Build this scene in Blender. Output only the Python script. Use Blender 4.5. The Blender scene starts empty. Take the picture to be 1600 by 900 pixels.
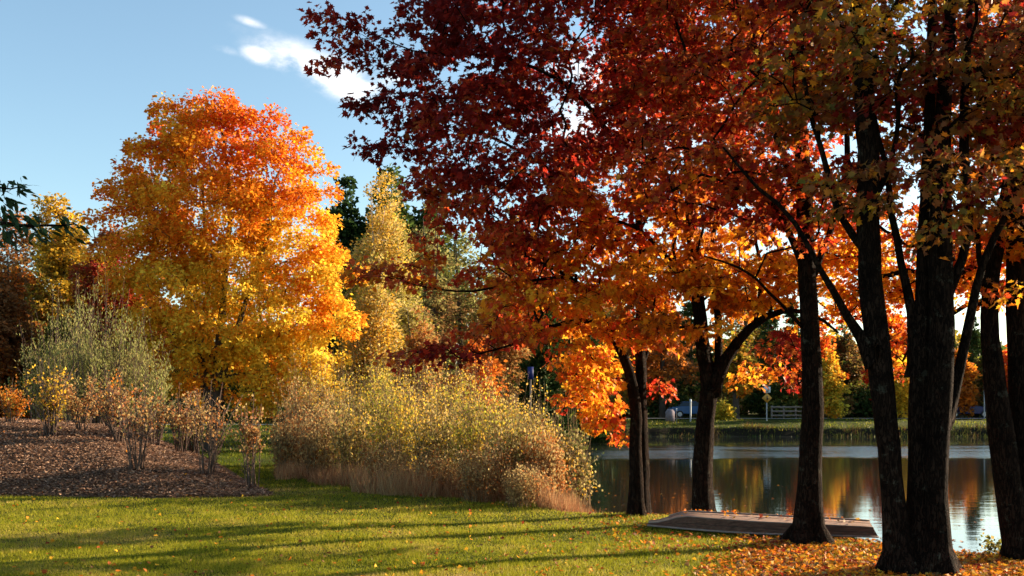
import bpy, math
import numpy as np

# ------------------------------------------------------------------ camera
F, HOR, CX, CAMH = 1500.0, 635.0, 800.0, 1.9      # focal length in 1600 px units, horizon row, centre column, eye height
sc = bpy.context.scene
C = sc.collection
cam = bpy.data.objects.new('camera', bpy.data.cameras.new('camera'))
C.objects.link(cam)
cam.location = (0, 0, CAMH)
cam.rotation_euler = (math.radians(90), 0, 0)
cam.data.sensor_width = 36.0
cam.data.lens = 36.0 * F / 1600.0
cam.data.shift_y = (HOR - 450.0) / 1600.0
cam.data.clip_start = 0.1
cam.data.clip_end = 3000
sc.camera = cam

# ------------------------------------------------------------------ sky, sun, exposure
SUN_DIR = np.array([0.915, 0.403])
SUN_EL = math.radians(15.5)
SUN_AZ = math.atan2(SUN_DIR[0], SUN_DIR[1])       # clockwise from +Y
sc.view_settings.view_transform = 'Standard'
sc.view_settings.look = 'None'
sc.view_settings.exposure = 1.78
sc.view_settings.gamma = 1.0
w = bpy.data.worlds.new('World'); sc.world = w; w.use_nodes = True
nt = w.node_tree; N = nt.nodes; L = nt.links; N.clear()
out = N.new('ShaderNodeOutputWorld'); bg = N.new('ShaderNodeBackground')
sky = N.new('ShaderNodeTexSky'); sky.sky_type = 'NISHITA'; sky.sun_disc = False
sky.sun_elevation = SUN_EL; sky.sun_rotation = SUN_AZ
sky.air_density = 1.0; sky.dust_density = 0.9; sky.ozone_density = 1.5
bg.inputs['Strength'].default_value = 0.08
L.new(bg.outputs[0], out.inputs[0])

def wmath(op, a, b=None, c=None):
    n = N.new('ShaderNodeMath'); n.operation = op
    for i, v in enumerate((a, b, c)):
        if v is None: continue
        if hasattr(v, 'links'): L.new(v, n.inputs[i])
        else: n.inputs[i].default_value = v
    return n.outputs[0]

tc = N.new('ShaderNodeTexCoord')
noi = N.new('ShaderNodeTexNoise'); noi.inputs['Scale'].default_value = 9.0; noi.inputs['Detail'].default_value = 7; noi.inputs['Roughness'].default_value = 0.6
mp = N.new('ShaderNodeMapping'); mp.inputs['Scale'].default_value = (1.0, 1.0, 1.7)
L.new(tc.outputs['Generated'], mp.inputs[0]); L.new(mp.outputs[0], noi.inputs[0])
sep = N.new('ShaderNodeSeparateXYZ'); L.new(tc.outputs['Generated'], sep.inputs[0])
tot = None
for (px, py, rx, ry, slope, amt) in [(515, 118, 95, 27, 0.30, 1.25), (455, 100, 40, 17, 0.0, 1.0), (405, 86, 24, 13, 0.1, 1.1), (392, 35, 22, 7, 0.2, 0.6), (352, 78, 28, 8, 0.15, 0.45),
                              (600, 118, 60, 22, -0.1, 0.8), (905, 130, 120, 50, 0.1, 0.9), (1010, 200, 160, 60, 0.0, 0.8)]:
    v = np.array([px - CX, F, HOR - py]); v = v / np.linalg.norm(v)
    s = np.linalg.norm([px - CX, F, HOR - py])
    dx = wmath('SUBTRACT', sep.outputs[0], float(v[0])); dz = wmath('SUBTRACT', sep.outputs[2], float(v[2]))
    dz2 = wmath('MULTIPLY_ADD', dx, float(slope), dz)
    a = wmath('POWER', wmath('ABSOLUTE', wmath('MULTIPLY', dx, float(s / rx))), 2.0)
    b = wmath('POWER', wmath('ABSOLUTE', wmath('MULTIPLY', dz2, float(s / ry))), 2.0)
    g = wmath('POWER', 2.718, wmath('MULTIPLY', wmath('ADD', a, b), -0.8))
    g = wmath('MULTIPLY', g, float(amt))
    tot = g if tot is None else wmath('MAXIMUM', tot, g)
front = wmath('GREATER_THAN', sep.outputs[1], 0.0)
dens = wmath('MULTIPLY', tot, wmath('MULTIPLY_ADD', noi.outputs[0], 4.2, -1.45))
dens = wmath('MULTIPLY', dens, front)
mr = N.new('ShaderNodeMapRange'); mr.interpolation_type = 'SMOOTHSTEP'
mr.inputs['From Min'].default_value = 0.12; mr.inputs['From Max'].default_value = 0.75; mr.inputs['To Max'].default_value = 0.82
L.new(dens, mr.inputs[0])
mix = N.new('ShaderNodeMix'); mix.data_type = 'RGBA'
L.new(mr.outputs[0], mix.inputs[0]); tint = N.new('ShaderNodeMix'); tint.data_type = 'RGBA'; tint.blend_type = 'MULTIPLY'; tint.inputs[0].default_value = 1.0; tint.inputs[7].default_value = (1.0, 1.055, 1.0, 1); L.new(sky.outputs[0], tint.inputs[6]); L.new(tint.outputs[2], mix.inputs[6]); mix.inputs[7].default_value = (5.2, 5.1, 5.1, 1)
L.new(mix.outputs[2], bg.inputs['Color'])

sun = bpy.data.objects.new('sun', bpy.data.lights.new('sun', 'SUN')); C.objects.link(sun)
sun.data.energy = 5.0; sun.data.angle = math.radians(0.5); sun.data.color = (1.0, 0.80, 0.56)
from mathutils import Vector, Matrix
sdir = Vector((SUN_DIR[0] * math.cos(SUN_EL), SUN_DIR[1] * math.cos(SUN_EL), math.sin(SUN_EL)))
sun.rotation_euler = sdir.to_track_quat('Z', 'Y').to_euler()
sun.location = (30, 10, 30)
sc.cycles.max_bounces = 7; sc.cycles.diffuse_bounces = 3; sc.cycles.transmission_bounces = 4; sc.cycles.glossy_bounces = 3
sc.cycles.use_denoising = True; sc.cycles.caustics_reflective = False; sc.cycles.caustics_refractive = False
sc.cycles.use_adaptive_sampling = True; sc.cycles.adaptive_threshold = 0.02

# ------------------------------------------------------------------ helpers
def P(px, py, d):
    return np.array([(px - CX) / F * d, d, CAMH + (HOR - py) / F * d])

def tag(o, label=None, cat=None, group=None, kind=None):
    if label: o['label'] = label
    if cat: o['category'] = cat
    if group: o['group'] = group
    if kind: o['kind'] = kind
    return o

def empty(name, loc, label=None, cat=None, group=None):
    o = bpy.data.objects.new(name, None); C.objects.link(o); o.location = tuple(float(v) for v in loc)
    o.empty_display_size = 0.3
    return tag(o, label, cat, group)

def mesh_np(name, V, faces, mats, parent=None, col=None, smooth=False, nverts=None, mi=None):
    """V (n,3) world coordinates; faces (m,k) int array or list of such arrays; parent's location is taken off."""
    V = np.asarray(V, dtype=np.float64)
    if parent is not None:
        pl = np.array(parent.location)
        if parent.parent is not None: pl = pl + np.array(parent.parent.location)
        V = V - pl
    if not isinstance(faces, list): faces = [faces]
    faces = [np.asarray(f, dtype=np.int32) for f in faces if len(f)]
    me = bpy.data.meshes.new(name)
    me.vertices.add(len(V)); me.vertices.foreach_set('co', V.astype(np.float32).ravel())
    idx = np.concatenate([f.ravel() for f in faces])
    tot = np.concatenate([np.full(len(f), f.shape[1], dtype=np.int32) for f in faces])
    st = np.concatenate([[0], np.cumsum(tot)[:-1]]).astype(np.int32)
    me.loops.add(len(idx)); me.loops.foreach_set('vertex_index', idx)
    me.polygons.add(len(tot)); me.polygons.foreach_set('loop_start', st); me.polygons.foreach_set('loop_total', tot)
    if smooth: me.polygons.foreach_set('use_smooth', np.ones(len(tot), dtype=bool))
    if mi is not None: me.polygons.foreach_set('material_index', np.asarray(mi, dtype=np.int32))
    if col is not None:
        a = me.attributes.new('col', 'FLOAT_COLOR', 'POINT')
        c4 = np.ones((len(V), 4), dtype=np.float32); c4[:, :3] = col
        a.data.foreach_set('color', c4.ravel())
    me.update(calc_edges=True)
    for m in (mats if isinstance(mats, (list, tuple)) else [mats]): me.materials.append(m)
    o = bpy.data.objects.new(name, me); C.objects.link(o)
    if parent is not None: o.parent = parent
    return o

class Geo:
    """collects quads/tris of boxes, tubes, lofts"""
    def __init__(s): s.v = []; s.q = []; s.t = []; s.n = 0
    def add(s, V, q=None, t=None):
        V = np.asarray(V, float)
        if q is not None and len(q): s.q.append(np.asarray(q) + s.n)
        if t is not None and len(t): s.t.append(np.asarray(t) + s.n)
        s.v.append(V); s.n += len(V)
    def box(s, c, size, R=None):
        x, y, z = np.array(size) / 2.0
        V = np.array([[-x,-y,-z],[x,-y,-z],[x,y,-z],[-x,y,-z],[-x,-y,z],[x,-y,z],[x,y,z],[-x,y,z]])
        if R is not None: V = V @ np.array(R).T
        s.add(V + np.array(c), q=[[0,3,2,1],[4,5,6,7],[0,1,5,4],[1,2,6,5],[2,3,7,6],[3,0,4,7]])
    def tube(s, pts, rad, sides=6, cap=True, wob=0.0, rng=None, lobes=None):
        pts = np.asarray(pts, float); n = len(pts); rad = np.broadcast_to(rad, (n,)).astype(float)
        T = np.gradient(pts, axis=0); T /= (np.linalg.norm(T, axis=1, keepdims=True) + 1e-9)
        up = np.array([0.3, 0.2, 1.0]) if abs(T[:, 2]).mean() < 0.8 else np.array([1.0, 0.1, 0.05])
        A = np.cross(T, up); A /= (np.linalg.norm(A, axis=1, keepdims=True) + 1e-9)
        B = np.cross(T, A)
        th = np.linspace(0, 2 * math.pi, sides, endpoint=False)
        r = rad[:, None] * np.ones(sides)[None]
        if lobes is not None: r = r * lobes
        ring = pts[:, None, :] + r[:, :, None] * (np.cos(th)[None, :, None] * A[:, None, :] + np.sin(th)[None, :, None] * B[:, None, :])
        V = ring.reshape(-1, 3)
        i = np.arange(n - 1)[:, None] * sides; j = np.arange(sides)[None]; k = (j + 1) % sides
        q = np.stack([i + j, i + k, i + sides + k, i + sides + j], -1).reshape(-1, 4)
        t = None
        if cap:
            V = np.vstack([V, pts[-1:] + T[-1:] * rad[-1] * 0.5]); e = len(V) - 1; b = (n - 1) * sides
            t = [[b + a, b + (a + 1) % sides, e] for a in range(sides)]
        s.add(V, q=q, t=t)
    def build(s, name, mats, parent=None, smooth=False, col=None):
        V = np.vstack(s.v); f = []
        if s.q: f.append(np.vstack(s.q))
        if s.t: f.append(np.vstack(s.t))
        return mesh_np(name, V, f, mats, parent, smooth=smooth, col=col)

def smooth01(t): t = np.clip(t, 0, 1); return t * t * (3 - 2 * t)

# value noise for colour patches (numpy)
_rn = np.random.default_rng(7)
_lat = _rn.random((32, 32, 32))
def vnoise(p, scale):
    q = np.asarray(p) * scale + 100.0; i = np.floor(q).astype(int); f = q - i; f = f * f * (3 - 2 * f); i %= 32; j = (i + 1) % 32
    x0, y0, z0 = i[..., 0], i[..., 1], i[..., 2]; x1, y1, z1 = j[..., 0], j[..., 1], j[..., 2]; fx, fy, fz = f[..., 0], f[..., 1], f[..., 2]
    def l(a, b, t): return a + (b - a) * t
    return l(l(l(_lat[x0,y0,z0], _lat[x1,y0,z0], fx), l(_lat[x0,y1,z0], _lat[x1,y1,z0], fx), fy),
             l(l(_lat[x0,y0,z1], _lat[x1,y0,z1], fx), l(_lat[x0,y1,z1], _lat[x1,y1,z1], fx), fy), fz)

# ------------------------------------------------------------------ materials
def new_mat(name):
    m = bpy.data.materials.new(name); m.use_nodes = True
    n = m.node_tree.nodes; b = n['Principled BSDF']
    return m, n, m.node_tree.links, b

def noise_mat(name, cols, scale=6.0, rough=0.9, bump=0.3, bscale=None, detail=6, bdist=0.02, stretch=(1,1,1), spec=0.3, metallic=0.0):
    m, n, l, b = new_mat(name)
    tc = n.new('ShaderNodeTexCoord'); mp = n.new('ShaderNodeMapping'); mp.inputs['Scale'].default_value = stretch
    l.new(tc.outputs['Object'], mp.inputs[0])
    t = n.new('ShaderNodeTexNoise'); t.inputs['Scale'].default_value = scale; t.inputs['Detail'].default_value = detail; t.inputs['Roughness'].default_value = 0.65
    l.new(mp.outputs[0], t.inputs[0])
    r = n.new('ShaderNodeValToRGB'); el = r.color_ramp.elements
    k = len(cols)
    el[0].position = 0.3; el[0].color = (*cols[0], 1); el[1].position = 0.7; el[1].color = (*cols[-1], 1)
    for i in range(1, k - 1):
        e = el.new(0.3 + 0.4 * i / (k - 1)); e.color = (*cols[i], 1)
    l.new(t.outputs[0], r.inputs[0]); l.new(r.outputs[0], b.inputs['Base Color'])
    b.inputs['Roughness'].default_value = rough; b.inputs['Specular IOR Level'].default_value = spec; b.inputs['Metallic'].default_value = metallic
    if bump:
        t2 = n.new('ShaderNodeTexNoise'); t2.inputs['Scale'].default_value = bscale or scale * 4; t2.inputs['Detail'].default_value = 5
        l.new(mp.outputs[0], t2.inputs[0])
        bp = n.new('ShaderNodeBump'); bp.inputs['Strength'].default_value = bump; bp.inputs['Distance'].default_value = bdist
        l.new(t2.outputs[0], bp.inputs['Height']); l.new(bp.outputs[0], b.inputs['Normal'])
    return m

def leaf_mat(name, trans=0.45, gloss=0.35, rough=0.45, satmul=1.0):
    m, n, l, b = new_mat(name)
    at = n.new('ShaderNodeAttribute'); at.attribute_name = 'col'
    l.new(at.outputs['Color'], b.inputs['Base Color'])
    b.inputs['Roughness'].default_value = rough; b.inputs['Specular IOR Level'].default_value = gloss
    tr = n.new('ShaderNodeBsdfTranslucent')
    g = n.new('ShaderNodeHueSaturation'); g.inputs['Value'].default_value = 1.45; g.inputs['Saturation'].default_value = 1.0 * satmul
    l.new(at.outputs['Color'], g.inputs['Color']); l.new(g.outputs[0], tr.inputs['Color'])
    mx = n.new('ShaderNodeMixShader'); mx.inputs[0].default_value = trans
    l.new(b.outputs[0], mx.inputs[1]); l.new(tr.outputs[0], mx.inputs[2])
    l.new(mx.outputs[0], n['Material Output'].inputs['Surface'])
    return m

def bark_mat(name, c0, c1, scale=7.0, bump=0.9, lichen=None):
    m, n, l, b = new_mat(name)
    tc = n.new('ShaderNodeTexCoord'); mp = n.new('ShaderNodeMapping'); mp.inputs['Scale'].default_value = (1, 1, 0.22)
    l.new(tc.outputs['Object'], mp.inputs[0])
    wv = n.new('ShaderNodeTexNoise'); wv.inputs['Scale'].default_value = scale * 3; wv.inputs['Detail'].default_value = 4
    l.new(mp.outputs[0], wv.inputs[0])
    v = n.new('ShaderNodeTexVoronoi'); v.feature = 'DISTANCE_TO_EDGE'; v.inputs['Scale'].default_value = scale * 3.2
    mx = n.new('ShaderNodeVectorMath'); mx.operation = 'MULTIPLY_ADD'; mx.inputs[1].default_value = (0.16, 0.16, 0.16)
    l.new(wv.outputs['Color'], mx.inputs[0]); l.new(mp.outputs[0], mx.inputs[2]); l.new(mx.outputs[0], v.inputs['Vector'])
    mr = n.new('ShaderNodeMapRange'); mr.inputs['From Max'].default_value = 0.16; l.new(v.outputs['Distance'], mr.inputs[0])
    t = n.new('ShaderNodeTexNoise'); t.inputs['Scale'].default_value = scale * 0.7; t.inputs['Detail'].default_value = 8; t.inputs['Roughness'].default_value = 0.7
    l.new(tc.outputs['Object'], t.inputs[0])
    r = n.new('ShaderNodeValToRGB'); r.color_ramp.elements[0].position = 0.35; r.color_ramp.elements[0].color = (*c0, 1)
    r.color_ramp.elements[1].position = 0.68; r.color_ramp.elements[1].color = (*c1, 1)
    l.new(t.outputs[0], r.inputs[0])
    m2 = n.new('ShaderNodeMix'); m2.data_type = 'RGBA'; m2.blend_type = 'MULTIPLY'; m2.inputs[0].default_value = 1.0
    cr = n.new('ShaderNodeMapRange'); cr.inputs['To Min'].default_value = 0.45; l.new(mr.outputs[0], cr.inputs[0])
    l.new(r.outputs[0], m2.inputs[6]); l.new(cr.outputs[0], m2.inputs[7])
    src = m2.outputs[2]
    if lichen:
        t3 = n.new('ShaderNodeTexNoise'); t3.inputs['Scale'].default_value = 5.5; t3.inputs['Detail'].default_value = 9; t3.inputs['Roughness'].default_value = 0.75
        l.new(tc.outputs['Object'], t3.inputs[0])
        mr3 = n.new('ShaderNodeMapRange'); mr3.inputs['From Min'].default_value = 0.58; mr3.inputs['From Max'].default_value = 0.66; mr3.inputs['To Max'].default_value = 0.7
        l.new(t3.outputs[0], mr3.inputs[0])
        m3 = n.new('ShaderNodeMix'); m3.data_type = 'RGBA'; l.new(mr3.outputs[0], m3.inputs[0]); l.new(src, m3.inputs[6]); m3.inputs[7].default_value = (*lichen, 1)
        src = m3.outputs[2]
    l.new(src, b.inputs['Base Color'])
    b.inputs['Roughness'].default_value = 0.95; b.inputs['Specular IOR Level'].default_value = 0.05
    ad = n.new('ShaderNodeMath'); ad.operation = 'MULTIPLY_ADD'; ad.inputs[1].default_value = 0.5
    l.new(wv.outputs[0], ad.inputs[0]); l.new(mr.outputs[0], ad.inputs[2])
    bp = n.new('ShaderNodeBump'); bp.inputs['Strength'].default_value = bump; bp.inputs['Distance'].default_value = 0.04
    l.new(ad.outputs[0], bp.inputs['Height']); l.new(bp.outputs[0], b.inputs['Normal'])
    return m

M = {}
M['leaf'] = leaf_mat('maple_leaf', 0.48, 0.12)
M['leaf_far'] = leaf_mat('distant_leaf', 0.38, 0.08, 0.6)
M['leaf_dark'] = leaf_mat('dark_glossy_leaf', 0.10, 0.1, 0.6)
M['needle'] = leaf_mat('pine_needles', 0.12, 0.05, 0.6)
M['grass'] = leaf_mat('grass_blade', 0.35, 0.08, 0.5)
M['dry'] = leaf_mat('dry_stem', 0.25, 0.05, 0.7)
M['litter'] = leaf_mat('fallen_leaf', 0.2, 0.1, 0.6)
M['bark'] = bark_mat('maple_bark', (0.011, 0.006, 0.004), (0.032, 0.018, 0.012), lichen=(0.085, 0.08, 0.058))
M['bark_far'] = noise_mat('distant_bark', [(0.04, 0.028, 0.02), (0.10, 0.075, 0.055)], 3.0, bump=0.4)
M['twig'] = noise_mat('shrub_stem', [(0.06, 0.035, 0.025), (0.17, 0.11, 0.08)], 5.0, bump=0)
M['twig_red'] = noise_mat('russet_stem', [(0.10, 0.06, 0.03), (0.26, 0.17, 0.08)], 5.0, bump=0)
M['birch'] = noise_mat('birch_bark', [(0.12, 0.10, 0.08), (0.5, 0.45, 0.38), (0.6, 0.55, 0.48)], 2.5, bump=0.2, stretch=(1, 1, 2))
M['pole'] = noise_mat('grey_metal', [(0.3, 0.3, 0.3), (0.42, 0.42, 0.41)], 8, rough=0.5, bump=0.05)
M['rail'] = noise_mat('weathered_timber', [(0.13, 0.10, 0.08), (0.28, 0.23, 0.19)], 6, stretch=(0.3, 3, 3))

# ------------------------------------------------------------------ terrain
SHORE = np.array([(1.5, 18.1), (2.6, 17.5), (3.9, 17.3), (4.9, 16.0), (5.5, 14.6), (5.8, 13.2), (6.6, 12.7), (7.6, 12.6), (9.5, 12.5), (13, 12.0), (20, 11.0), (32, 9.0), (60, 6), (90, 5), (120, 20), (120, 74),
                  (90, 73), (60, 71), (40, 70.5), (25, 69.5), (12, 70.5), (5, 69), (-3, 70.5), (-7.5, 68), (-7, 62), (-4.6, 55), (-3.2, 48), (-1.4, 40), (0.2, 33), (1.0, 27), (1.2, 22), (1.2, 19.4)], float)
def pond_sd(x, y):
    """distance to the shore, positive on land"""
    x = np.asarray(x, float); y = np.asarray(y, float)
    d = np.full(x.shape, 1e9); ins = np.zeros(x.shape, bool)
    n = len(SHORE)
    for i in range(n):
        a = SHORE[i]; b = SHORE[(i + 1) % n]; e = b - a
        t = np.clip(((x - a[0]) * e[0] + (y - a[1]) * e[1]) / (e @ e), 0, 1)
        d = np.minimum(d, np.hypot(x - a[0] - t * e[0], y - a[1] - t * e[1]))
        c = ((a[1] > y) != (b[1] > y)) & (x < (b[0] - a[0]) * (y - a[1]) / (b[1] - a[1] + 1e-12) + a[0])
        ins ^= c
    wob = 0.0
    return np.where(ins, -d, d) + wob
WATER = -0.30
def ground(x, y):
    x = np.asarray(x, float); y = np.asarray(y, float)
    s = pond_sd(x, y)
    p = np.stack([x, y, 0 * x], -1)
    s = s + (vnoise(p, 0.9) - 0.5) * 0.35
    far = smooth01((y - 60) / 12)
    h = (0.0 + 0.5 * smooth01((x + 14) / 20)) * far * smooth01((s - 0.2) / 10)
    h = h + 0.34 * far * smooth01(s / 1.1)
    h = h + far * smooth01((y - 84) / 60) * 2.0
    h = h + 0.0
    bank = np.where(s > 0, -0.32 + 0.32 * smooth01(s / 0.75), -0.32 - 0.7 * smooth01(-s / 2.5))
    base = bank + h + (vnoise(p, 0.35) - 0.5) * 0.06 * smooth01(s)
    # far-off hills
    base = base + smooth01((y - 150) / 300) * 18
    return base

def spaced(a, b, near, n, k=1.035):
    pass
ys = np.concatenate([np.linspace(-12, 8, 20, endpoint=False), np.linspace(8, 24, 150, endpoint=False), np.linspace(24, 60, 100, endpoint=False),
                     np.linspace(60, 90, 90, endpoint=False), np.geomspace(90, 900, 26)])
xs = np.concatenate([-np.geomspace(400, 16, 22, endpoint=False), np.linspace(-16, 14, 200, endpoint=False), np.linspace(14, 60, 80, endpoint=False), np.geomspace(60, 400, 16)])
X, Y = np.meshgrid(xs, ys)
Z = ground(X, Y)
V = np.stack([X, Y, Z], -1).reshape(-1, 3)
nx, ny = len(xs), len(ys)
i = np.arange(ny - 1)[:, None] * nx + np.arange(nx - 1)[None]
Q = np.stack([i, i + 1, i + nx + 1, i + nx], -1).reshape(-1, 4)

m, n, l, b = new_mat('lawn_soil')
tc = n.new('ShaderNodeTexCoord')
t1 = n.new('ShaderNodeTexNoise'); t1.inputs['Scale'].default_value = 0.5; t1.inputs['Detail'].default_value = 8; l.new(tc.outputs['Object'], t1.inputs[0])
t2 = n.new('ShaderNodeTexNoise'); t2.inputs['Scale'].default_value = 25; t2.inputs['Detail'].default_value = 6; l.new(tc.outputs['Object'], t2.inputs[0])
r1 = n.new('ShaderNodeValToRGB'); e = r1.color_ramp.elements
e[0].position = 0.35; e[0].color = (0.035, 0.05, 0.006, 1); e[1].position = 0.65; e[1].color = (0.075, 0.085, 0.015, 1)
l.new(t1.outputs[0], r1.inputs[0])
r2 = n.new('ShaderNodeValToRGB'); e = r2.color_ramp.elements; e[0].position = 0.4; e[0].color = (0.5, 0.5, 0.5, 1); e[1].position = 0.65; e[1].color = (1.1, 1.05, 0.9, 1)
l.new(t2.outputs[0], r2.inputs[0])
mm = n.new('ShaderNodeMix'); mm.data_type = 'RGBA'; mm.blend_type = 'MULTIPLY'; mm.inputs[0].default_value = 1
l.new(r1.outputs[0], mm.inputs[6]); l.new(r2.outputs[0], mm.inputs[7])
geo = n.new('ShaderNodeSeparateXYZ'); l.new(tc.outputs['Object'], geo.inputs[0])
mz = n.new('ShaderNodeMapRange'); mz.inputs['From Min'].default_value = -0.16; mz.inputs['From Max'].default_value = -0.07; l.new(geo.outputs[2], mz.inputs[0])
m3 = n.new('ShaderNodeMix'); m3.data_type = 'RGBA'; l.new(mz.outputs[0], m3.inputs[0]); m3.inputs[6].default_value = (0.045, 0.032, 0.02, 1); l.new(mm.outputs[2], m3.inputs[7])
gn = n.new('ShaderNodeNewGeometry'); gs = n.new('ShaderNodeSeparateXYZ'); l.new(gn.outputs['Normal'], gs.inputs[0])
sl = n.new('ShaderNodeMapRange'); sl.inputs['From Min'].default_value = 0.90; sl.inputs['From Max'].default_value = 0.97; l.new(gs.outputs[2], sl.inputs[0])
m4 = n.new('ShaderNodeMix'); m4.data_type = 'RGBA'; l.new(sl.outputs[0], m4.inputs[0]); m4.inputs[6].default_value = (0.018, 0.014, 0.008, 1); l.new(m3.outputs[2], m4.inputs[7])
l.new(m4.outputs[2], b.inputs['Base Color']); b.inputs['Roughness'].default_value = 0.95; b.inputs['Specular IOR Level'].default_value = 0.05
bp = n.new('ShaderNodeBump'); bp.inputs['Strength'].default_value = 0.6; bp.inputs['Distance'].default_value = 0.04; l.new(t2.outputs[0], bp.inputs['Height']); l.new(bp.outputs[0], b.inputs['Normal'])
M['lawn'] = m
g = mesh_np('ground', V, Q, M['lawn'], smooth=True); tag(g, kind='structure', label='grassy ground around the pond')

# water
m, n, l, b = new_mat('pond_water')
b.inputs['Base Color'].default_value = (0.012, 0.016, 0.014, 1); b.inputs['Roughness'].default_value = 0.03; b.inputs['IOR'].default_value = 1.75
tc = n.new('ShaderNodeTexCoord')
sp = n.new('ShaderNodeSeparateXYZ'); l.new(tc.outputs['Object'], sp.inputs[0])
def mth(op, a, bb=None, cc=None):
    k = n.new('ShaderNodeMath'); k.operation = op
    for ii, v in enumerate((a, bb, cc)):
        if v is None: continue
        if hasattr(v, 'links'): l.new(v, k.inputs[ii])
        else: k.inputs[ii].default_value = v
    return k.outputs[0]
edge = n.new('ShaderNodeTexNoise'); edge.inputs['Scale'].default_value = 0.12; edge.inputs['Detail'].default_value = 5; l.new(tc.outputs['Object'], edge.inputs[0])
yy = mth('MULTIPLY_ADD', edge.outputs[0], 5.0, sp.outputs[1])           # wind band between about 37 m and 50 m away, running across
yy = mth('MULTIPLY_ADD', sp.outputs[0], -0.10, yy)
lo = n.new('ShaderNodeMapRange'); lo.interpolation_type = 'SMOOTHSTEP'; lo.inputs['From Min'].default_value = 40.0; lo.inputs['From Max'].default_value = 45.0; l.new(yy, lo.inputs[0])
hi = n.new('ShaderNodeMapRange'); hi.interpolation_type = 'SMOOTHSTEP'; hi.inputs['From Min'].default_value = 51.0; hi.inputs['From Max'].default_value = 56.0; hi.inputs['To Min'].default_value = 1; hi.inputs['To Max'].default_value = 0; l.new(yy, hi.inputs[0])
band = mth('MULTIPLY', lo.outputs[0], hi.outputs[0])
mpb = n.new('ShaderNodeMapping'); mpb.inputs['Scale'].default_value = (0.10, 0.55, 1); l.new(tc.outputs['Object'], mpb.inputs[0])
nb = n.new('ShaderNodeTexNoise'); nb.inputs['Scale'].default_value = 1.0; nb.inputs['Detail'].default_value = 6; nb.inputs['Roughness'].default_value = 0.7; l.new(mpb.outputs[0], nb.inputs[0])
pm = n.new('ShaderNodeMapRange'); pm.inputs['From Min'].default_value = 0.36; pm.inputs['From Max'].default_value = 0.56; l.new(nb.outputs[0], pm.inputs[0])
band = mth('MULTIPLY', band, pm.outputs[0])
mpw = n.new('ShaderNodeMapping'); mpw.inputs['Scale'].default_value = (0.7, 2.2, 1); l.new(tc.outputs['Object'], mpw.inputs[0])
rp = n.new('ShaderNodeTexNoise'); rp.inputs['Scale'].default_value = 1.6; rp.inputs['Detail'].default_value = 4; rp.inputs['Roughness'].default_value = 0.55; l.new(mpw.outputs[0], rp.inputs[0])
rp2 = n.new('ShaderNodeTexNoise'); rp2.inputs['Scale'].default_value = 3.0; rp2.inputs['Detail'].default_value = 4; l.new(mpw.outputs[0], rp2.inputs[0])
bp = n.new('ShaderNodeBump'); bp.inputs['Distance'].default_value = 0.03; l.new(rp.outputs[0], bp.inputs['Height'])
opn = n.new('ShaderNodeMapRange'); opn.interpolation_type = 'SMOOTHSTEP'; opn.inputs['From Min'].default_value = 10.0; opn.inputs['From Max'].default_value = 20.0; opn.inputs['To Min'].default_value = 0.09; opn.inputs['To Max'].default_value = 0.16; l.new(mth('MULTIPLY_ADD', edge.outputs[0], 5.0, sp.outputs[0]), opn.inputs[0]); l.new(opn.outputs[0], bp.inputs['Strength'])
bp2 = n.new('ShaderNodeBump'); bp2.inputs['Distance'].default_value = 0.06; l.new(rp2.outputs[0], bp2.inputs['Height']); l.new(bp.outputs[0], bp2.inputs['Normal'])
l.new(mth('MULTIPLY', band, 1.0), bp2.inputs['Strength'])
l.new(bp2.outputs[0], b.inputs['Normal'])
l.new(mth('MULTIPLY_ADD', band, 0.12, 0.035), b.inputs['Roughness'])
M['water'] = m
xw = np.linspace(-30, 130, 40); yw = np.linspace(4, 80, 30); XW, YW = np.meshgrid(xw, yw)
V = np.stack([XW, YW, np.full(XW.shape, WATER)], -1).reshape(-1, 3)
i = np.arange(29)[:, None] * 40 + np.arange(39)[None]
Q = np.stack([i, i + 1, i + 41, i + 40], -1).reshape(-1, 4)
wt = mesh_np('pond_water', V, Q, M['water'], smooth=True); tag(wt, kind='structure', label='still pond with a rippled band across the middle')

# mulch bed
MX = [-60, -11.4, -8.4, -7.0, -5.9, -5.3, -5.0, -4.6]; MH = [1.8, 1.48, 1.26, 0.85, 0.46, 0.12, -0.08, -0.6]
def mound(x, y):
    x = np.asarray(x, float); y = np.asarray(y, float)
    front_y = np.interp(x, [-60, -16, -10, -7, -5], [17.0, 18.8, 20.1, 19.8, 20.3])
    top = np.interp(x + np.clip(y - 20.5, 0, 20) * 0.45, MX, MH)
    rise = np.clip((y - front_y) / (26.0 - front_y), -0.4, 1)
    prof = np.where(rise > 0, np.sin(np.clip(rise, 0, 1) * math.pi / 2) ** 0.9, rise * 0.6)
    back = smooth01((y - 30) / 9.0)
    bend = 0.0
    p = np.stack([x, y, 0 * x], -1)
    return 0.02 + top * prof * (1 - back) - back * 0.3 - bend - np.where(prof < 0, 0.05, 0) + (vnoise(p, 1.3) - 0.5) * 0.10 * np.clip(prof, 0, 1) - smooth01((x + 5.1) / 0.6) * 0.3 - np.where(top < 0, 0.12, 0)
def land(x, y):
    return np.maximum(ground(x, y), np.where(np.asarray(y, float) < 40, mound(x, y), -9))
xs = np.linspace(-45, -4.0, 200); ys = np.linspace(16, 39, 120); X, Y = np.meshgrid(xs, ys)
V = np.stack([X, Y, mound(X, Y)], -1).reshape(-1, 3)
i = np.arange(119)[:, None] * 200 + np.arange(199)[None]
Q = np.stack([i, i + 1, i + 201, i + 200], -1).reshape(-1, 4)
M['mulch'] = noise_mat('bark_mulch', [(0.08, 0.04, 0.024), (0.19, 0.105, 0.065), (0.30, 0.18, 0.12)], 9, bump=1.0, bscale=30, bdist=0.05, spec=0.05)
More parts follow.
